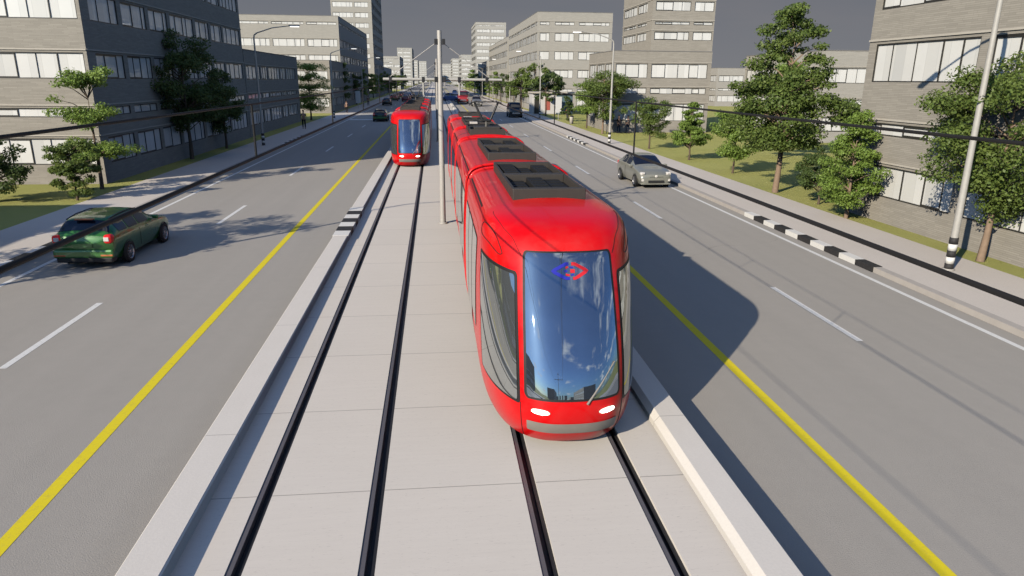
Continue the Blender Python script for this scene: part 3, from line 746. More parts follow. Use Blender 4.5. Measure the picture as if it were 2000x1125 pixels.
# right side
R1spr=[(.45,5.9),(6.45,11.6),(12.1,15.2)]
building('office_building','near-right stone office block with big blinds-lined windows behind the leafy tree',17.05,44,11.5,27.35,13.6,7,rows=[(1.08,2.24),(3.36,3.82),(5.32,6.72),(7.95,9.2),(10.6,11.8)],spr=R1spr)
pod=building('podium_building','two-storey podium with wide windows under the right-hand tower',18.0,28.3,72.5,84,8.15,8,big=True,rows=[(1.3,3.0),(4.0,4.6),(5.55,6.95)],spf=[(.3,3.6),(4.0,9.9)])
building('office_tower','right-hand stone tower rising from the two-storey podium beside the lawn',21.8,28.25,72.56,84,27,9,z0=8.15,rows=[(a-8.15,b_-8.15) for a,b_ in ((9.25,10.05),(10.7,11.0),(12.0,12.9),(14.5,15.4),(17,17.9),(19.5,20.4),(22,22.9),(24.5,25.4))],spf=[(.3,3.9),(4.3,6.3)])
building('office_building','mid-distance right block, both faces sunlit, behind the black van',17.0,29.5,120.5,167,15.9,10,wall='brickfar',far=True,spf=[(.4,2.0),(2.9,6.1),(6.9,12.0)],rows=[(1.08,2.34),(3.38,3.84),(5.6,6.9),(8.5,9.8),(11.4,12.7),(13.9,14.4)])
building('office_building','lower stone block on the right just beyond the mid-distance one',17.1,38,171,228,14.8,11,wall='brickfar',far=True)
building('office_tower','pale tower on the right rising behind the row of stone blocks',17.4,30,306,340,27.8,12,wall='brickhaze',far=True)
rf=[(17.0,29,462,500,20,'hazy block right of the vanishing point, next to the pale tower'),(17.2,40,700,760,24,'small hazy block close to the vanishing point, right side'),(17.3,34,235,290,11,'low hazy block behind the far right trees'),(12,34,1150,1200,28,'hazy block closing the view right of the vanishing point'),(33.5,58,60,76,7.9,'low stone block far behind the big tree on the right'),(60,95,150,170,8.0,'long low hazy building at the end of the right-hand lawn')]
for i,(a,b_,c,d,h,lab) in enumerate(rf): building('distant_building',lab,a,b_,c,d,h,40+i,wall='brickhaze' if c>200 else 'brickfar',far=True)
# behind the viewpoint (mirrored in the windscreens, shading the near-left lawn)
building('low_building','low block left of the frame shading the near-left lawn',-45,-25.0,-14,19.0,7.7,61)
building('office_building','block behind the viewpoint mirrored in the tram windscreen, left side',-40,-17,-130,-85,11,62,far=True)
building('office_building','block behind the viewpoint mirrored in the tram windscreen, right side',19,40,-90,-50,8.5,63,far=True)
for i,(a_,b_,c_,d_,h_) in enumerate(((-34,-20,-230,-200,9),(-17,-9,-330,-310,16),(14,26,-260,-230,13),(30,44,-210,-190,7),(-62,-44,-210,-190,12),(2,12,-420,-400,22))):
    building('distant_building','distant block far behind the viewpoint, mirrored in the tram windscreen',a_,b_,c_,d_,h_,70+i,far=True,sides=())['group']='blocks behind the viewpoint'
# shop front and street signs near the right block
s=empty('shop_kiosk',(19.4,114.0,.13)); tag(s,'white shop kiosk with a red poster and a blue-grey side wall behind the black van','kiosk')
MB().bbox(-4.2,-.4,-2,2,0,3.1,.04).build('white_wall',M['shopw'],s); MB().bbox(-.4,2.2,-1.9,2,0,3.0,.03).build('blue_wall',M['teal'],s); MB().bbox(-4.4,2.4,-2.4,2.2,3.12,3.35,.03).build('roof',M['ledge'],s)
MB().box(-2.2,-1.4,-2.03,-2.004,.6,2.5).build('poster',M['poster'],s); MB().box(-3.9,-3.0,-2.03,-2.004,.05,2.3).build('door',M['frame'],s)
def make_board():
    r_=empty('sign_board'); MB().tube([(0,0,0),(0,0,1.0)],.04,8).build('post',M['galv'],r_); MB().bbox(-.42,.42,-.05,.05,.9,3.0,.02).build('panel',M['sign'],r_); return r_
bd=make_board()
for i,(x,y,h,lab) in enumerate(((17.3,71.0,1,'tall white sign board in front of the podium, beside the leafy tree'),(-13.6,131,1,'tall white sign board on the far left pavement'),(16.6,96,1,'small white sign board on the lawn edge near the black van'))):
    o=bd if i==0 else copy_tree(bd); o.location=(x,y,.13); tag(o,lab,'sign','white sign boards')
bn=empty('litter_bin',(16.7,87,.13)); tag(bn,'small cream litter bin on the lawn edge by the right pavement','bin'); MB().lathe([(.0,0),(.22,0),(.25,.8),(.25,.82),(.2,.84)],16).build('body',M['clothw'],bn); MB().lathe([(.27,.84),(.2,.98),(0,1.02)],16).build('lid',M['dark'],bn)

# ------------------------------------------------------------------ trees
def make_tree(loc,H,th,Rc,style,seed,nleaf,leaf,lm,bark,label,cat='tree',name='tree',group=None,rz=0,tr=None,squash=1.0,lean=(0,0)):
    rg=np.random.RandomState(seed); root=empty(name,loc,rz); tag(root,label,cat,group)
    tr=tr or H*.013+.015; nleaf=int(nleaf*1.45); leaf*=1.15
    # clump centres
    C=[];S=[]
    if style=='layer':
        nt=max(3,min(5,round((H-th)/1.0)))
        for i in range(nt):
            f_=i/(nt-1); z=th+(H-th-.15)*f_; rad=Rc*(1-.25*f_)*(.8+.3*rg.rand())
            nb=7 if f_<.7 else 5; a0=rg.rand()*6
            for b in range(nb):
                a=a0+b*2*PI/nb+rg.randn()*.3; ll=rad*(.45+.6*rg.rand()); up=.30*rg.randn()
                for d in np.linspace(.15,1,7):
                    wob=a+.25*d*rg.randn(); C.append((math.cos(wob)*ll*d,math.sin(wob)*ll*d,z+(.05+.045*Rc)*rg.randn()+(.14+up)*d*ll*.6)); S.append((.085*Rc+.11,.085*Rc+.11,.05*Rc+.05))
    elif style=='cone':
        n=int(120 if nleaf>20000 and H>6 else 85); cz=(H+th)/2
        for i in range(n):
            zf=rg.rand()**1.05; prof=float(np.interp(zf,[0,.12,.32,.55,.78,1],[.5,.92,1,.72,.5,.14])); a=rg.rand()*2*PI
            k=(.30+.70*rg.rand()**.5)*(1+.16*math.sin(3*a+zf*9+seed)+.10*math.sin(5*a-zf*14)); q=Rc*prof*k*.86
            C.append((math.cos(a)*q+lean[0]*zf,math.sin(a)*q+lean[1]*zf,th+(H-th-.15)*zf-.12*q+.1)); s_=(.165 if H>6 else .225)*Rc*(.65+.6*rg.rand())*(1-.35*zf); S.append((s_,s_,s_*.5))
    else:
        n=int(95 if nleaf>20000 else 60 if nleaf>5000 else 26); cz=(H+th)/2; rz_=(H-th)/2
        lob=[(rg.randn(3),.8+.4*rg.rand()) for _ in range(7)]
        for i in range(n*3):
            if len(C)>=n: break
            d=rg.randn(3); d/=np.linalg.norm(d); k=(.45+.55*rg.rand()**.5)
            bump=1+.16*math.sin(3.1*d[0]+seed)+.16*math.cos(2.7*d[1]*2+seed*1.7)+.12*math.sin(5*d[2]+seed)
            p=d*k*bump; zf=(p[2]+1)/2
            prof=1.0
            if style=='ovoid': prof=1-.25*max(0,zf-.6)
            x,y,z=p[0]*Rc*prof*squash,p[1]*Rc*prof,cz+p[2]*rz_*.93
            if z<th*.8: continue
            C.append((x,y,z)); s_=(.17 if nleaf>20000 else .215)*Rc*(.7+.6*rg.rand()); S.append((s_,s_,s_*.55))
    C=np.array(C);S=np.array(S)
    # trunk with limbs
    tb=MB(); top=(lean[0]*1,lean[1]*1,th+(H-th)*.72)
    pts=[(0,0,0),(lean[0]*.3+.02,lean[1]*.3,th*.5),(lean[0]*.6,lean[1]*.6,th),(lean[0]*.9,lean[1]*.9,th+(H-th)*.35),(lean[0],lean[1],top[2])]
    tb.tube(pts,[tr*1.25,tr,tr*.85,tr*.5,tr*.12],8)
    order=rg.permutation(len(C))[:min(len(C),46 if nleaf>9000 else 20)]
    for i in order:
        c=C[i]; hz=min(max(th*.85,c[2]-.35*math.hypot(c[0],c[1])-.1*Rc),top[2]); f_=hz/top[2]; b=Vector((lean[0]*f_,lean[1]*f_,hz)); e=Vector(c); md=(b+e)/2+Vector((0,0,.06*Rc))
        tb.tube([b,md,e],[tr*.34,tr*.2,tr*.06],5,caps=False)
    tb.build('trunk',M[bark],root)
    # leaves
    wt=S[:,0]**2; wt/=wt.sum(); idx=rg.choice(len(C),nleaf,p=wt); 
    d=rg.randn(nleaf,3); d/=np.linalg.norm(d,axis=1)[:,None]; rad=(rg.rand(nleaf)**.45)[:,None]
    P=C[idx]+d*rad*S[idx]*1.5
    nn=d*.7+rg.randn(nleaf,3)*.6+np.array([0,0,.55]); nn/=np.linalg.norm(nn,axis=1)[:,None]
    a=np.cross(nn,rg.randn(nleaf,3)); a/=np.linalg.norm(a,axis=1)[:,None]; b=np.cross(nn,a)
    sz=leaf*(.6+.8*rg.rand(nleaf))[:,None]
    V_=np.stack([P-a*sz*.5,P-b*sz*.30,P+a*sz*.5,P+b*sz*.30],1).reshape(-1,3)
    me=bpy.data.meshes.new('crown'); me.vertices.add(nleaf*4); me.vertices.foreach_set('co',V_.ravel())
    me.loops.add(nleaf*4); me.loops.foreach_set('vertex_index',np.arange(nleaf*4)); me.polygons.add(nleaf); me.polygons.foreach_set('loop_start',np.arange(nleaf)*4)
    me.materials.append(M[lm]); me.update(); me.validate()
    o=bpy.data.objects.new('crown',me); col.objects.link(o); o.parent=root
    return root
zg=.125
make_tree((-18.8,31.4,zg),3.0,.3,1.3,'round',11,9000,.10,'leaf2','barkd','round dark shrub cut off by the left edge of the picture','shrub','shrub')
make_tree((-15.5,31.9,zg),2.75,.4,.86,'round',12,8000,.085,'leaf1','barkd','small round shrub on the lawn behind the green car','shrub','shrub')
make_tree((-15.9,35.2,zg),5.15,1.75,1.9,'layer',13,9000,.10,'leaf3','barkd','bright green tiered tree at the corner of the large left office')
make_tree((-15.9,48.2,zg),7.9,2.0,2.9,'round',14,20000,.13,'leaf2','barkd','tall dark tree against the shaded side of the large left office')
make_tree((-15.7,55.5,zg),5.4,1.2,1.7,'ovoid',15,8000,.12,'leaf2','barkd','smaller dark tree just right of the tall dark one','tree')
make_tree((-15.7,93.5,zg),6.6,1.6,3.1,'layer',16,9000,.14,'leaf3','barkd','tiered tree on the left pavement edge in front of the sunlit block')
make_tree((-15.9,129,zg),7.4,2.2,1.8,'layer',17,3500,.18,'leaf2','barkd','narrow dark tiered tree on the left beside the podium')
make_tree((-15.9,150,zg),6.6,1.6,1.8,'ovoid',18,2800,.2,'leaf2','barkd','narrow dark tree on the left just beyond the tiered one')
make_tree((-15.6,17.2,zg),6.3,2.0,2.1,'round',19,7000,.14,'leaf1','barkd','tree outside the left edge whose shadow lies across the left road')
make_tree((-15.6,22.6,zg),4.1,1.3,1.1,'round',20,3500,.12,'leaf1','barkd','small tree outside the left edge of the picture')
# right
make_tree((16.4,32.4,zg),8.75,2.35,3.0,'cone',31,25000,.115,'leaf1','bark','largest tree on the right, broad conical crown on a pale trunk',lean=(.12,0))
make_tree((16.35,18.9,zg),6.3,1.6,2.25,'round',32,24000,.085,'leaf1','bark','leafy tree in front of the near-right office, beside the nearest lamp',lean=(.2,.1))
make_tree((16.1,25.75,zg),4.15,.7,1.32,'cone',33,15000,.075,'leaf3','bark','bright yellow-green young tree in front of the near-right office corner')
make_tree((16.75,29.0,zg),2.5,.35,.85,'round',34,6500,.08,'leaf2','barkd','low dark bush left of the bright young tree on the right','shrub','shrub')
make_tree((17.3,39.6,zg),3.3,1.2,1.7,'layer',35,9500,.10,'leaf3','barkd','small tiered tree on the lawn left of the largest tree')
make_tree((17.2,46.7,zg),3.8,.75,1.3,'cone',36,9500,.10,'leaf3','barkd','slim light-green tree in front of the podium windows')
make_tree((16.8,54.7,zg),4.2,1.05,1.35,'ovoid',37,7000,.10,'leaf1','barkd','round-topped young tree on the right beside the thin dark post')
make_tree((16.7,72.6-2.2,zg),6.4,1.9,2.3,'round',38,11000,.14,'leaf1','bark','leafy tree left of the podium, by the white sign board')
make_tree((16.9,79,zg),4.6,2.0,2.2,'layer',39,4500,.14,'leaf3','barkd','bright tiered tree just left of the podium tree')
make_tree((17.2,92,zg),3.3,.3,.9,'ovoid',40,2500,.14,'leaf2','barkd','small dark tree on the right beside the black van')
make_tree((24.2,47.5,zg),6.2,1.8,2.3,'layer',41,9000,.13,'leaf3','barkd','tiered tree on the lawn behind the largest tree, seen to its left')
make_tree((19.0,26.2,zg),2.2,.5,.55,'ovoid',42,2500,.08,'leaf2','barkd','little shrub tucked between the young tree and the wall','shrub','shrub')
kinds=[('round','leaf1','mid green'),('ovoid','leaf2','dark green'),('layer','leaf3','bright green')]
rg_=random.Random(5); protos=[]
for j,(s_,l_,w_) in enumerate(kinds):
    protos.append(make_tree((0,0,zg),5.6+j*.3,1.6,1.9,s_,50+j,2200,.24,l_,'barkd','x',group='street trees in the distance'))
n=0; used=set()
for i in range(20):
    for s_ in (-1,1):
        y=(168 if s_<0 else 104)+i*15+rg_.random()*5
        if y>420: continue
        j=rg_.randrange(3); o=protos[j]
        if j in used: o=copy_tree(protos[j])
        used.add(j); k=.85+.5*rg_.random(); o.location=(s_*(16.15+rg_.random()*.6) - (0.3 if s_<0 else -.2),y,zg); o.rotation_euler=(0,0,rg_.random()*6); o.scale=(k,k,k*(.9+.3*rg_.random()))
        tag(o,'distant %s street tree on the %s pavement edge'%(kinds[j][2],'left' if s_<0 else 'right'),'tree','distant %s street trees on the %s'%(kinds[j][2],'left' if s_<0 else 'right'))
for j in range(3):
    if j not in used: protos[j].location=(-18,300+j*9,zg); tag(protos[j],'distant %s street tree beyond the crossing'%kinds[j][2],'tree')

# ------------------------------------------------------------------ vehicles
def wheel(root,x,y,r=.33,w_=.21,spokes=10):
    s=1 if x>0 else -1; Mx=Matrix.Translation((x,y,r))@Matrix.Rotation(s*PI/2,4,'Y')
    wh=empty('wheel',(0,0,0)); wh.parent=root
    MB().lathe([(r*.62,-w_/2),(r*.93,-w_/2),(r,-w_*.35),(r,w_*.35),(r*.93,w_/2),(r*.66,w_/2),(r*.62,w_*.3)],28,Mx).build('tyre',M['tyre'],wh)
    b=MB(); b.lathe([(r*.66,w_/2),(r*.60,w_*.46),(r*.60,w_*.2)],28,Mx); b.lathe([(r*.0,w_*.44),(r*.12,w_*.44),(r*.14,w_*.3)],12,Mx)
    for k in range(spokes):
        A=Mx@Matrix.Rotation(2*PI*k/spokes,4,'Z'); b.box(r*.10,r*.62,-r*.045,r*.045,w_*.3,w_*.43,0,A)
    b.build('rim',M['rim'],wh); MB().lathe([(0,w_*.12),(r*.62,w_*.12)],20,Mx).build('brake_disc',M['dark'],wh)
def car(name,label,cat,paint,ST,wheels,winds,W_=None,extra=None,r=.33,group=None,xw=.80):
    """ST stations front(+y)->rear: (y,zb,wl,wm,zm,wb,zbelt,wr,zr)"""
    root=empty(name); tag(root,label,cat,group)
    rows=[]
    for (y,zb,wl,wm,zm,wb,zbe,wr_,zr) in ST:
        rows.append([(0,y,zb),(wl*.85,y,zb),(wl,y,zb+.07),(wm,y,zm),(wb,y,zbe),(wb*.35+wr_*.65,y,zbe*.35+zr*.65),(wr_,y,zr),(wr_*.55,y,zr+.035),(0,y,zr+.05)])
    nj=8
    def P(u,v):
        s=1
        if v<0: s=-1; v=-v
        u=min(max(u,0),len(rows)-1-1e-9); i=int(u); f_=u-i
        rr_=[crom(rows[min(max(i+d,0),len(rows)-1)],v) for d in (-1,0,1,2)]
        p=[.5*((2*b)+(c-a)*f_+(2*a-5*b+4*c-d)*f_*f_+(3*b-a-3*c+d)*f_**3) for a,b,c,d in zip(*rr_)]
        return Vector((s*max(p[0],0),p[1],p[2]))
    mb=MB(); us=[i/5 for i in range((len(rows)-1)*5+1)]; vs=[j/4 for j in range(nj*4+1)]
    for s in (1,-1):
        v=[P(u,w1*s if w1>0 else 0) for u in us for w1 in vs]; 
        if s<0: v=[Vector((-abs(p.x),p.y,p.z)) for p in v]
        n=len(vs); f=[(i*n+j,i*n+j+1,(i+1)*n+j+1,(i+1)*n+j) for i in range(len(us)-1) for j in range(n-1)]
        mb.add(v,f,0,True)
        for e,uu_ in ((0,0),(1,len(rows)-1)):   # end caps
            ring=[P(uu_,w1) for w1 in vs]; ring=[Vector((s*abs(p.x),p.y,p.z)) for p in ring]; cpt=Vector((0,ring[0].y,(ring[0].z+ring[-1].z)/2))
            mb.add(ring+[cpt],[(i,i+1,len(ring)) for i in range(len(ring)-1)],0,True)
    body=mb.build('body',paint,root); fixn(body)
    cen=Vector((0,0,.7))
    for (nm,kind,u0,u1,v0,v1,mt) in winds:
        if kind=='c':    # across the centre line: windscreen / rear window
            a=MB(); 
            for gg,off,mm_ in ((.0,.008,mt),):
                n,m=12,6; v=[];f=[]
                for j in range(m+1):
                    u=u0+(u1-u0)*j/m
                    for i in range(n+1):
                        q=-1+2*i/n; vv=nj-(nj-v0)*abs(q); p=P(u,vv); e=.01
                        n_=(P(u+e,vv)-P(u-e,vv)).cross(P(u,min(vv+e,nj))-P(u,vv-e)); 
                        if n_.dot(p-cen)<0: n_=-n_
                        n_.normalize(); p=p+n_*off
                        v.append(Vector((p.x*(1 if q>=0 else -1),p.y,p.z)))
                for j in range(m):
                    for i in range(n): f.append((j*(n+1)+i,j*(n+1)+i+1,(j+1)*(n+1)+i+1,(j+1)*(n+1)+i))
                a.add(v,f,0,True)
            a.build(nm,M[mt],root)
        else:
            for s in (1,-1):
                a=MB()
                def PP(u,v): 
                    p=P(u,v); return Vector((p.x*s,p.y,p.z))
                patch(a,PP,[(u0,v0),(u1,v0),(u1,v1),(u0,v1)],.007,n=8,m=6,rc=.12,ref=Vector((0,P((u0+u1)/2,4).y,P((u0+u1)/2,3.5).z))); a.build(nm,M[mt],root)
    for y in wheels:
        for s in (1,-1):
            MB().lathe([(0,.0),(r*1.14,.0),(r*1.14,.012),(r*1.08,.016)],28,Matrix.Translation((s*(xw+.095),y,r*1.02))@Matrix.Rotation(s*PI/2,4,'Y')).build('wheel_arch',M['plastic'],root)
            wheel(root,s*(xw+.03),y,r)
    if extra: extra(root,P)
    return root
def mirrors(root,y,z,x,paint):
    for s in (1,-1): MB().bbox(min(s*x,s*(x+.2)),max(s*x,s*(x+.2)),y-.06,y+.06,z,z+.13,.035).build('wing_mirror',paint,root)

# green estate car, seen from behind
def gx(root,P):
    yb=-2.33
    for s in (1,-1):
        l=MB(); l.bbox(min(s*.60,s*.86),max(s*.60,s*.86),yb-.035,yb+.24,.78,1.06,.09,0,None,4); o=l.build('tail_lamp',M['tail'],root)
        MB().bbox(min(s*.63,s*.78),max(s*.63,s*.78),yb-.05,yb-.03,.87,.99,.008).build('lens',M['tailw'],o)
        MB().bbox(min(s*.50,s*.84),max(s*.50,s*.84),yb-.075,yb-.05,.42,.47,.008).build('reflector',M['orange'],root)
        MB().tube([(s*.60,-1.80,1.44),(s*.62,-1.2,1.50),(s*.62,-.3,1.505),(s*.60,.1,1.45)],.018,8).build('roof_rail',M['plastic'],root)
    MB().bbox(-.86,.86,yb-.07,yb+.25,.36,.62,.06).build('rear_bumper',M['green'],root)
    MB().bbox(-.80,.80,yb-.02,yb+.3,.22,.37,.03).build('diffuser',M['plastic'],root)
    MB().box(-.27,.27,yb-.022,yb-.012,.68,.80).build('number_plate',M['green'],root)
    MB().bbox(-.56,.56,yb+.02,yb+.045,.985,1.01,.006).build('chrome_strip',M['rim'],root)
    MB().bbox(-.27,.27,-2.05,-1.93,1.455,1.49,.01).build('brake_light',M['orange'],root)
    for y,z in ((-.95,.98),(.1,.98)):
        for s in (1,-1): MB().bbox(min(s*.885,s*.91),max(s*.885,s*.91),y-.1,y+.1,.86,.89,.008).build('door_handle',M['green'],root)
    for s in (1,-1): MB().tube([(s*.895,-.47,.36),(s*.915,-.47,.7),(s*.895,-.47,.92)],.006,5).build('door_gap',M['seam'],root)
    mirrors(root,.72,.98,.86,M['green'])
gsc=.94
GST=[(2.28,.30,.55,.62,.50,.55,.60,.45,.64),(2.18,.24,.72,.80,.55,.74,.72,.60,.76),(1.75,.22,.80,.88,.60,.84,.86,.66,.90),(1.15,.22,.82,.90,.62,.87,.93,.70,.97),(.85,.22,.82,.90,.62,.87,.94,.70,1.03),(.15,.22,.82,.90,.62,.88,.96,.62,1.42),(-.5,.22,.82,.90,.62,.88,.97,.63,1.47),(-1.2,.22,.82,.90,.62,.88,.98,.62,1.47),(-1.85,.24,.81,.89,.62,.87,.99,.58,1.42),(-2.18,.28,.80,.88,.62,.85,.99,.68,1.10),(-2.31,.34,.76,.86,.60,.82,.94,.72,.99)]
gc=car('estate_car','dark green estate car with roof rails seen from behind in the left kerb lane','car',M['green'],GST,(1.42,-1.38),
  [('windscreen','c',4.12,4.95,5.3,0,'carglass'),('rear_window','c',8.12,8.90,5.2,0,'carglass'),('front_side_window','s',4.75,5.85,4.18,5.8,'carglass'),('rear_side_window','s',5.98,6.92,4.18,5.8,'carglass'),('quarter_window','s',7.05,7.9,4.18,5.7,'carglass')],extra=gx,r=.335)
gc.location=(-9.95,22.6,0); gc.rotation_euler=(0,0,R(-1)); gc.scale=(.95,gsc,.945)
# silver hatchback coming towards us
def sx_(root,P):
    yf=2.19
    for s in (1,-1):
        l=MB(); l.bbox(min(s*.56,s*.80),max(s*.56,s*.80),1.83,2.10,.66,.82,.05,0,Matrix.Rotation(0,4,'X')); o=l.build('headlight',M['tailw'],root)
        MB().bbox(min(s*.60,s*.72),max(s*.60,s*.72),2.08,2.112,.70,.77,.012).build('lens',M['lampw'],o)
        MB().bbox(min(s*.62,s*.76),max(s*.62,s*.76),2.04,2.17,.36,.50,.03).build('fog_lamp',M['tailw'],root)
        for y in (-.85,.2): MB().bbox(min(s*.87,s*.895),max(s*.87,s*.895),y-.1,y+.1,.84,.87,.008).build('door_handle',M['silver'],root)
        MB().tube([(s*.885,-.42,.34),(s*.905,-.42,.7),(s*.88,-.42,.92)],.006,5).build('door_gap',M['seam'],root)
        MB().bbox(min(s*.58,s*.83),max(s*.58,s*.83),-2.18,-2.0,.75,1.0,.04).build('tail_lamp',M['tail'],root)
    MB().bbox(-.42,.42,2.12,2.215,.30,.42,.02).build('lower_grille',M['plastic'],root)
    MB().bbox(-.36,.36,2.10,2.175,.575,.60,.01).build('upper_grille',M['plastic'],root)
    MB().lathe([(0,0),(.055,0),(.065,-.02)],16,Matrix.Translation((0,2.195,.625))@Matrix.Scale(1.3,4,(1,0,0))@Matrix.Rotation(-PI/2,4,'X')).build('badge',M['tailw'],root)
    MB().bbox(-.78,.78,1.85,2.17,.20,.27,.03).build('front_lip',M['silver'],root)
    mirrors(root,.72,.96,.84,M['silver'])
SST=[(2.17,.30,.50,.62,.46,.55,.54,.42,.58),(2.10,.24,.70,.80,.50,.74,.64,.58,.68),(1.75,.20,.78,.86,.56,.83,.80,.66,.85),(1.25,.20,.80,.88,.60,.86,.90,.70,.96),(.95,.20,.80,.88,.60,.86,.93,.70,1.04),(.05,.20,.80,.88,.60,.86,.96,.60,1.44),(-.5,.20,.80,.88,.60,.86,.97,.60,1.49),(-1.1,.20,.80,.88,.60,.86,.98,.58,1.45),(-1.75,.22,.79,.87,.60,.84,1.0,.56,1.24),(-2.1,.26,.76,.85,.60,.80,.96,.64,1.04),(-2.2,.34,.72,.82,.60,.78,.88,.68,.94)]
svc=car('hatchback_car','silver-green hatchback with dark windscreen coming towards the viewer in the right kerb lane','car',M['silver'],SST,(1.32,-1.35),
  [('windscreen','c',4.10,4.96,5.2,0,'carglass'),('rear_window','c',7.3,8.7,5.3,0,'carglass'),('front_side_window','s',4.75,5.8,4.18,5.75,'carglass'),('rear_side_window','s',5.95,7.2,4.18,5.7,'carglass')],extra=sx_,r=.325,xw=.78)
svc.location=(11.1,36.9,0); svc.rotation_euler=(0,0,PI+R(1.5))
# black van
def vx(root,P):
    for s in (1,-1):
        MB().bbox(min(s*.62,s*.85),max(s*.62,s*.85),2.28,2.42,.75,1.0,.04).build('headlight',M['tailw'],root)
        MB().bbox(min(s*.62,s*.80),max(s*.62,s*.80),-2.5,-2.4,.9,1.3,.03).build('tail_lamp',M['tail'],root)
    MB().bbox(-.55,.55,2.38,2.45,.52,.72,.02).build('grille',M['rim'],root); MB().bbox(-.85,.85,2.3,2.47,.28,.45,.04).build('bumper',M['plastic'],root); mirrors(root,1.2,1.2,.92,M['black'])
VST=[(2.42,.34,.75,.86,.5,.82,.85,.68,.95),(2.3,.26,.86,.93,.6,.90,1.02,.76,1.10),(1.75,.24,.88,.95,.7,.92,1.15,.80,1.25),(1.5,.24,.88,.95,.7,.93,1.18,.80,1.35),(.9,.24,.88,.95,.7,.93,1.2,.76,1.98),(0,.24,.88,.95,.7,.93,1.2,.78,2.05),(-1.2,.24,.88,.95,.7,.93,1.2,.78,2.05),(-2.2,.26,.87,.94,.7,.92,1.2,.76,2.0),(-2.45,.32,.84,.92,.7,.9,1.18,.74,1.9)]
vw=[('windscreen','c',3.1,3.95,5.2,0,'carglass'),('side_window','s',3.9,4.9,4.3,5.7,'carglass'),('rear_side_window','s',5.1,6.6,4.3,5.7,'carglass')]
van=car('van','black van coming towards the viewer in the shade on the right road','van',M['black'],VST,(1.45,-1.5),vw,extra=vx,r=.36,xw=.86); van.location=(11.65,105.6,0); van.rotation_euler=(0,0,PI)
# distant traffic
def recolour(o,paint):
    for ch in [q for q in bpy.data.objects if q.parent==o and q.name.split('.')[0]=='body']:
        ch.data=ch.data.copy(); ch.data.materials.clear(); ch.data.materials.append(paint)
def clone(src,name,label,cat,paint,loc,rz,group=None,sc_=(1,1,1)):
    o=copy_tree(src); o.name=name; o.location=loc; o.rotation_euler=(0,0,rz); o.scale=sc_
    if 'group' in o: del o['group']
    tag(o,label,cat,group)
    if paint: recolour(o,paint)
    return o
clone(gc,'parked_car','black car driving away on the left road beside the smaller tram','car',M['black'],(-7.0,94.8,0),0)
clone(svc,'estate_car','dark car further down the left kerb lane under the trees','car',M['black'],(-9.8,151,0),0)
clone(van,'minibus','red minibus with lit headlights on the right road next to the median','bus',M['carred'],(6.3,164,0),PI,sc_=(1.25,1.3,1.32))
clone(svc,'car','grey off-road car left of the pantograph on the right road','car',M['cargrey'],(8.5,148,0),PI,sc_=(1.15,1.1,1.3))
clone(van,'van','blue van crossing near the median beyond the mast','van',M['carblue'],(3.9,176,0),R(75))
for i,(x,y,c_) in enumerate(((-7.0,176,'maroon'),(-10.0,181,'carred'),(-7.0,187,'carred'),(-10.1,192,'maroon'),(-6.9,199,'maroon'),(-10.0,206,'carred'),(-7.0,212,'carblue'),(-7.1,226,'cargrey'),(-10.2,222,'maroon'))):
    lab={'maroon':'maroon car queueing on the shaded far left road','carred':'red car queueing on the shaded far left road','carblue':'blue car at the head of the far left queue','cargrey':'grey car at the head of the far left queue'}[c_]
    clone(gc if i%2 else svc,'queueing_car',lab,'car',M[c_],(x,y,0),0,'cars queueing on the far left road' if c_ not in('maroon','carred') else '%s cars queueing on the far left road'%('maroon' if c_=='maroon' else 'red'))
for i,(x,y,c_) in enumerate(((7.0,215,'cargrey'),(10.3,236,'black'),(7.2,262,'carblue'))):
    clone(svc,'distant_car',{'cargrey':'far grey car on the right road behind the red minibus','black':'far black car on the right road','carblue':'far blue car on the right road'}[c_],'car',M[c_],(x,y,0),PI)

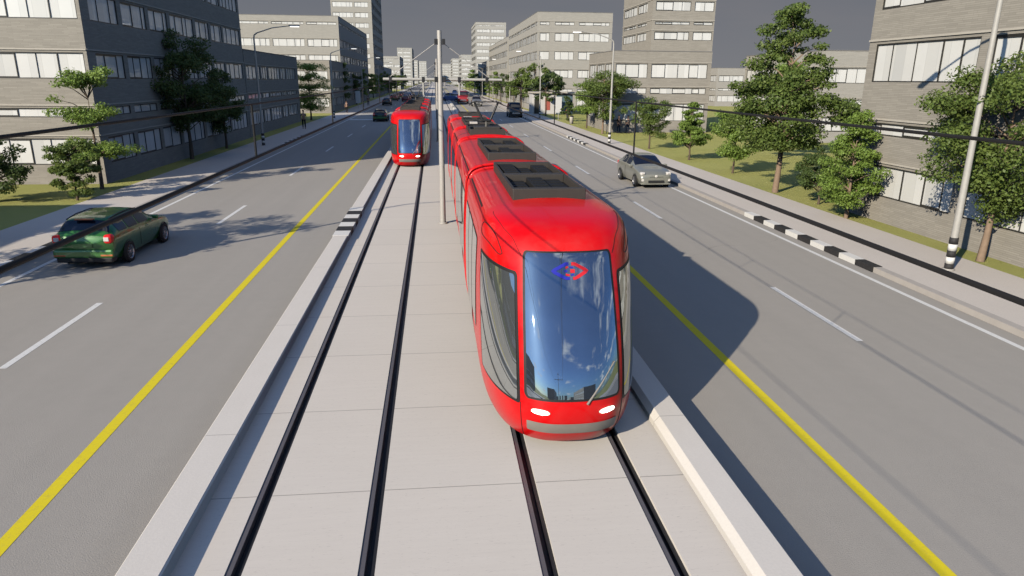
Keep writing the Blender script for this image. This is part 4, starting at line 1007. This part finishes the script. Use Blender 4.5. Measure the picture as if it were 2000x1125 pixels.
# ------------------------------------------------------------------ people
def skinobj(name,J,E,mt,root,sub=2,rootv=0):
    me=bpy.data.meshes.new(name); me.from_pydata([j[0] for j in J],[],[]); 
    me=bpy.data.meshes.new(name); me.from_pydata([j[0] for j in J],E,[])
    o=bpy.data.objects.new(name,me); col.objects.link(o); m=o.modifiers.new('s','SKIN'); m.use_smooth_shade=True
    for i,sv in enumerate(me.skin_vertices[0].data): sv.radius=(J[i][1],J[i][1]) if not isinstance(J[i][1],tuple) else J[i][1]; sv.use_root=(i==rootv)
    o.modifiers.new('u','SUBSURF').levels=1; o.modifiers['u'].render_levels=sub; me.materials.append(mt); o.parent=root; return o
def person(label,loc,rz,shirt,trs,stride=.0,scale=1.,group=None):
    r_=empty('person',loc,rz); tag(r_,label,'person',group); r_.scale=(scale,)*3
    st=stride
    J=[((0,0,.95),.13),((0,0,1.15),.12),((0,0,1.38),(.16,.11)),((0,0,1.50),.055),((0,-.01,1.60),.075),((0,-.005,1.70),.088),
       ((.10,0,.90),.085),((.11,-st*.45,.50),.062),((.11,-st*.9+.05*st,.09),.042),((.11,-st*.9-.17,.035),.035),
       ((-.10,0,.90),.085),((-.11,st*.35,.50),.062),((-.11,st*.9,.09),.042),((-.11,st*.9-.17,.035),.035),
       ((.20,0,1.40),.055),((.25,st*.25,1.13),.042),((.24,st*.25-.10,.90),.030),((.24,st*.25-.14,.83),.034),
       ((-.20,0,1.40),.055),((-.25,-st*.25,1.13),.042),((-.24,-st*.25-.06,.90),.030),((-.24,-st*.25-.09,.83),.034)]
    E=[(0,1),(1,2),(2,3),(3,4),(4,5),(0,6),(6,7),(7,8),(8,9),(0,10),(10,11),(11,12),(12,13),(2,14),(14,15),(15,16),(16,17),(2,18),(18,19),(19,20),(20,21)]
    for h,sx2 in ((17,1),(21,-1)):
        b=Vector(J[h][0])
        for k in range(4):
            i=len(J); J.append(((b+Vector((0,-.028+.018*k,-.045))),.009)); J.append(((b+Vector((-.006*sx2,-.03+.019*k,-.09+.008*abs(k-1.5)))),.007)); E+= [(h,i),(i,i+1)]
        i=len(J); J.append(((b+Vector((-.02*sx2,-.04,-.01))),.010)); J.append(((b+Vector((-.03*sx2,-.06,-.045))),.008)); E+=[(h,i),(i,i+1)]
    skinobj('body',J,E,M['skin'],r_)
    S=[((0,0,.96),(.165,.115)),((0,0,1.15),(.15,.115)),((0,0,1.37),(.19,.12)),((0,0,1.46),(.09,.07)),((.20,0,1.40),.078),((.245,st*.2,1.17),.060),((-.20,0,1.40),.078),((-.245,-st*.2,1.17),.060)]
    skinobj('shirt',S,[(0,1),(1,2),(2,3),(2,4),(4,5),(2,6),(6,7)],shirt,r_)
    Tt=[((0,0,.97),(.165,.12)),((.10,0,.86),.10),((.11,-st*.45,.50),.078),((.11,-st*.87,.11),.062),((-.10,0,.86),.10),((-.11,st*.35,.50),.078),((-.11,st*.87,.11),.062)]
    skinobj('trousers',Tt,[(0,1),(1,2),(2,3),(0,4),(4,5),(5,6)],trs,r_)
    hb=MB(); hb.lathe([(0,.10),(.055,.088),(.088,.045),(.094,0),(.085,-.04)],16,Matrix.Translation((0,.014,1.715))); hb.build('hair',M['hair'],r_)
    fc=MB()
    for s in (-1,1): fc.lathe([(0,.012),(.012,.006),(.014,0)],8,Matrix.Translation((s*.033,-.088,1.665))@Matrix.Rotation(PI/2,4,'X'))
    fc.lathe([(0,.03),(.010,.01),(.016,0)],8,Matrix.Translation((0,-.085,1.63))@Matrix.Rotation(PI/2,4,'X')); fc.build('face_features',M['skin'],r_)
    for s in (1,-1): MB().bbox(s*.11-.05,s*.11+.05,(-st*.9 if s>0 else st*.9)-.2,(-st*.9 if s>0 else st*.9)+.08,0,.09,.03).build('shoe',M['cloth2'],r_)
    return r_
person('person in a grey shirt and black trousers, nearest walker on the left pavement',(-13.8,77.5,.147),R(10),M['cloth1'],M['cloth2'],.12,1.06)
person('person in navy clothes on the left pavement beside the tiered tree',(-13.6,113.5,.147),R(185),M['cloth3'],M['cloth2'],.25)
person('person in dark clothes on the far left pavement by the lamp',(-13.0,144,.147),R(5),M['cloth2'],M['cloth3'],.2)
person('person in a red top by the small tree near the black van',(17.6,94.5,.125),R(-30),M['cloth4'],M['cloth3'],.15)
person('person in dark clothes standing at the podium wall beside the lamp',(18.6,71.4,.125),R(30),M['cloth2'],M['cloth3'],.1)
person('person in a cream shirt next to the one at the podium wall',(19.5,71.2,.125),R(200),M['clothw'],M['cloth3'],.1)
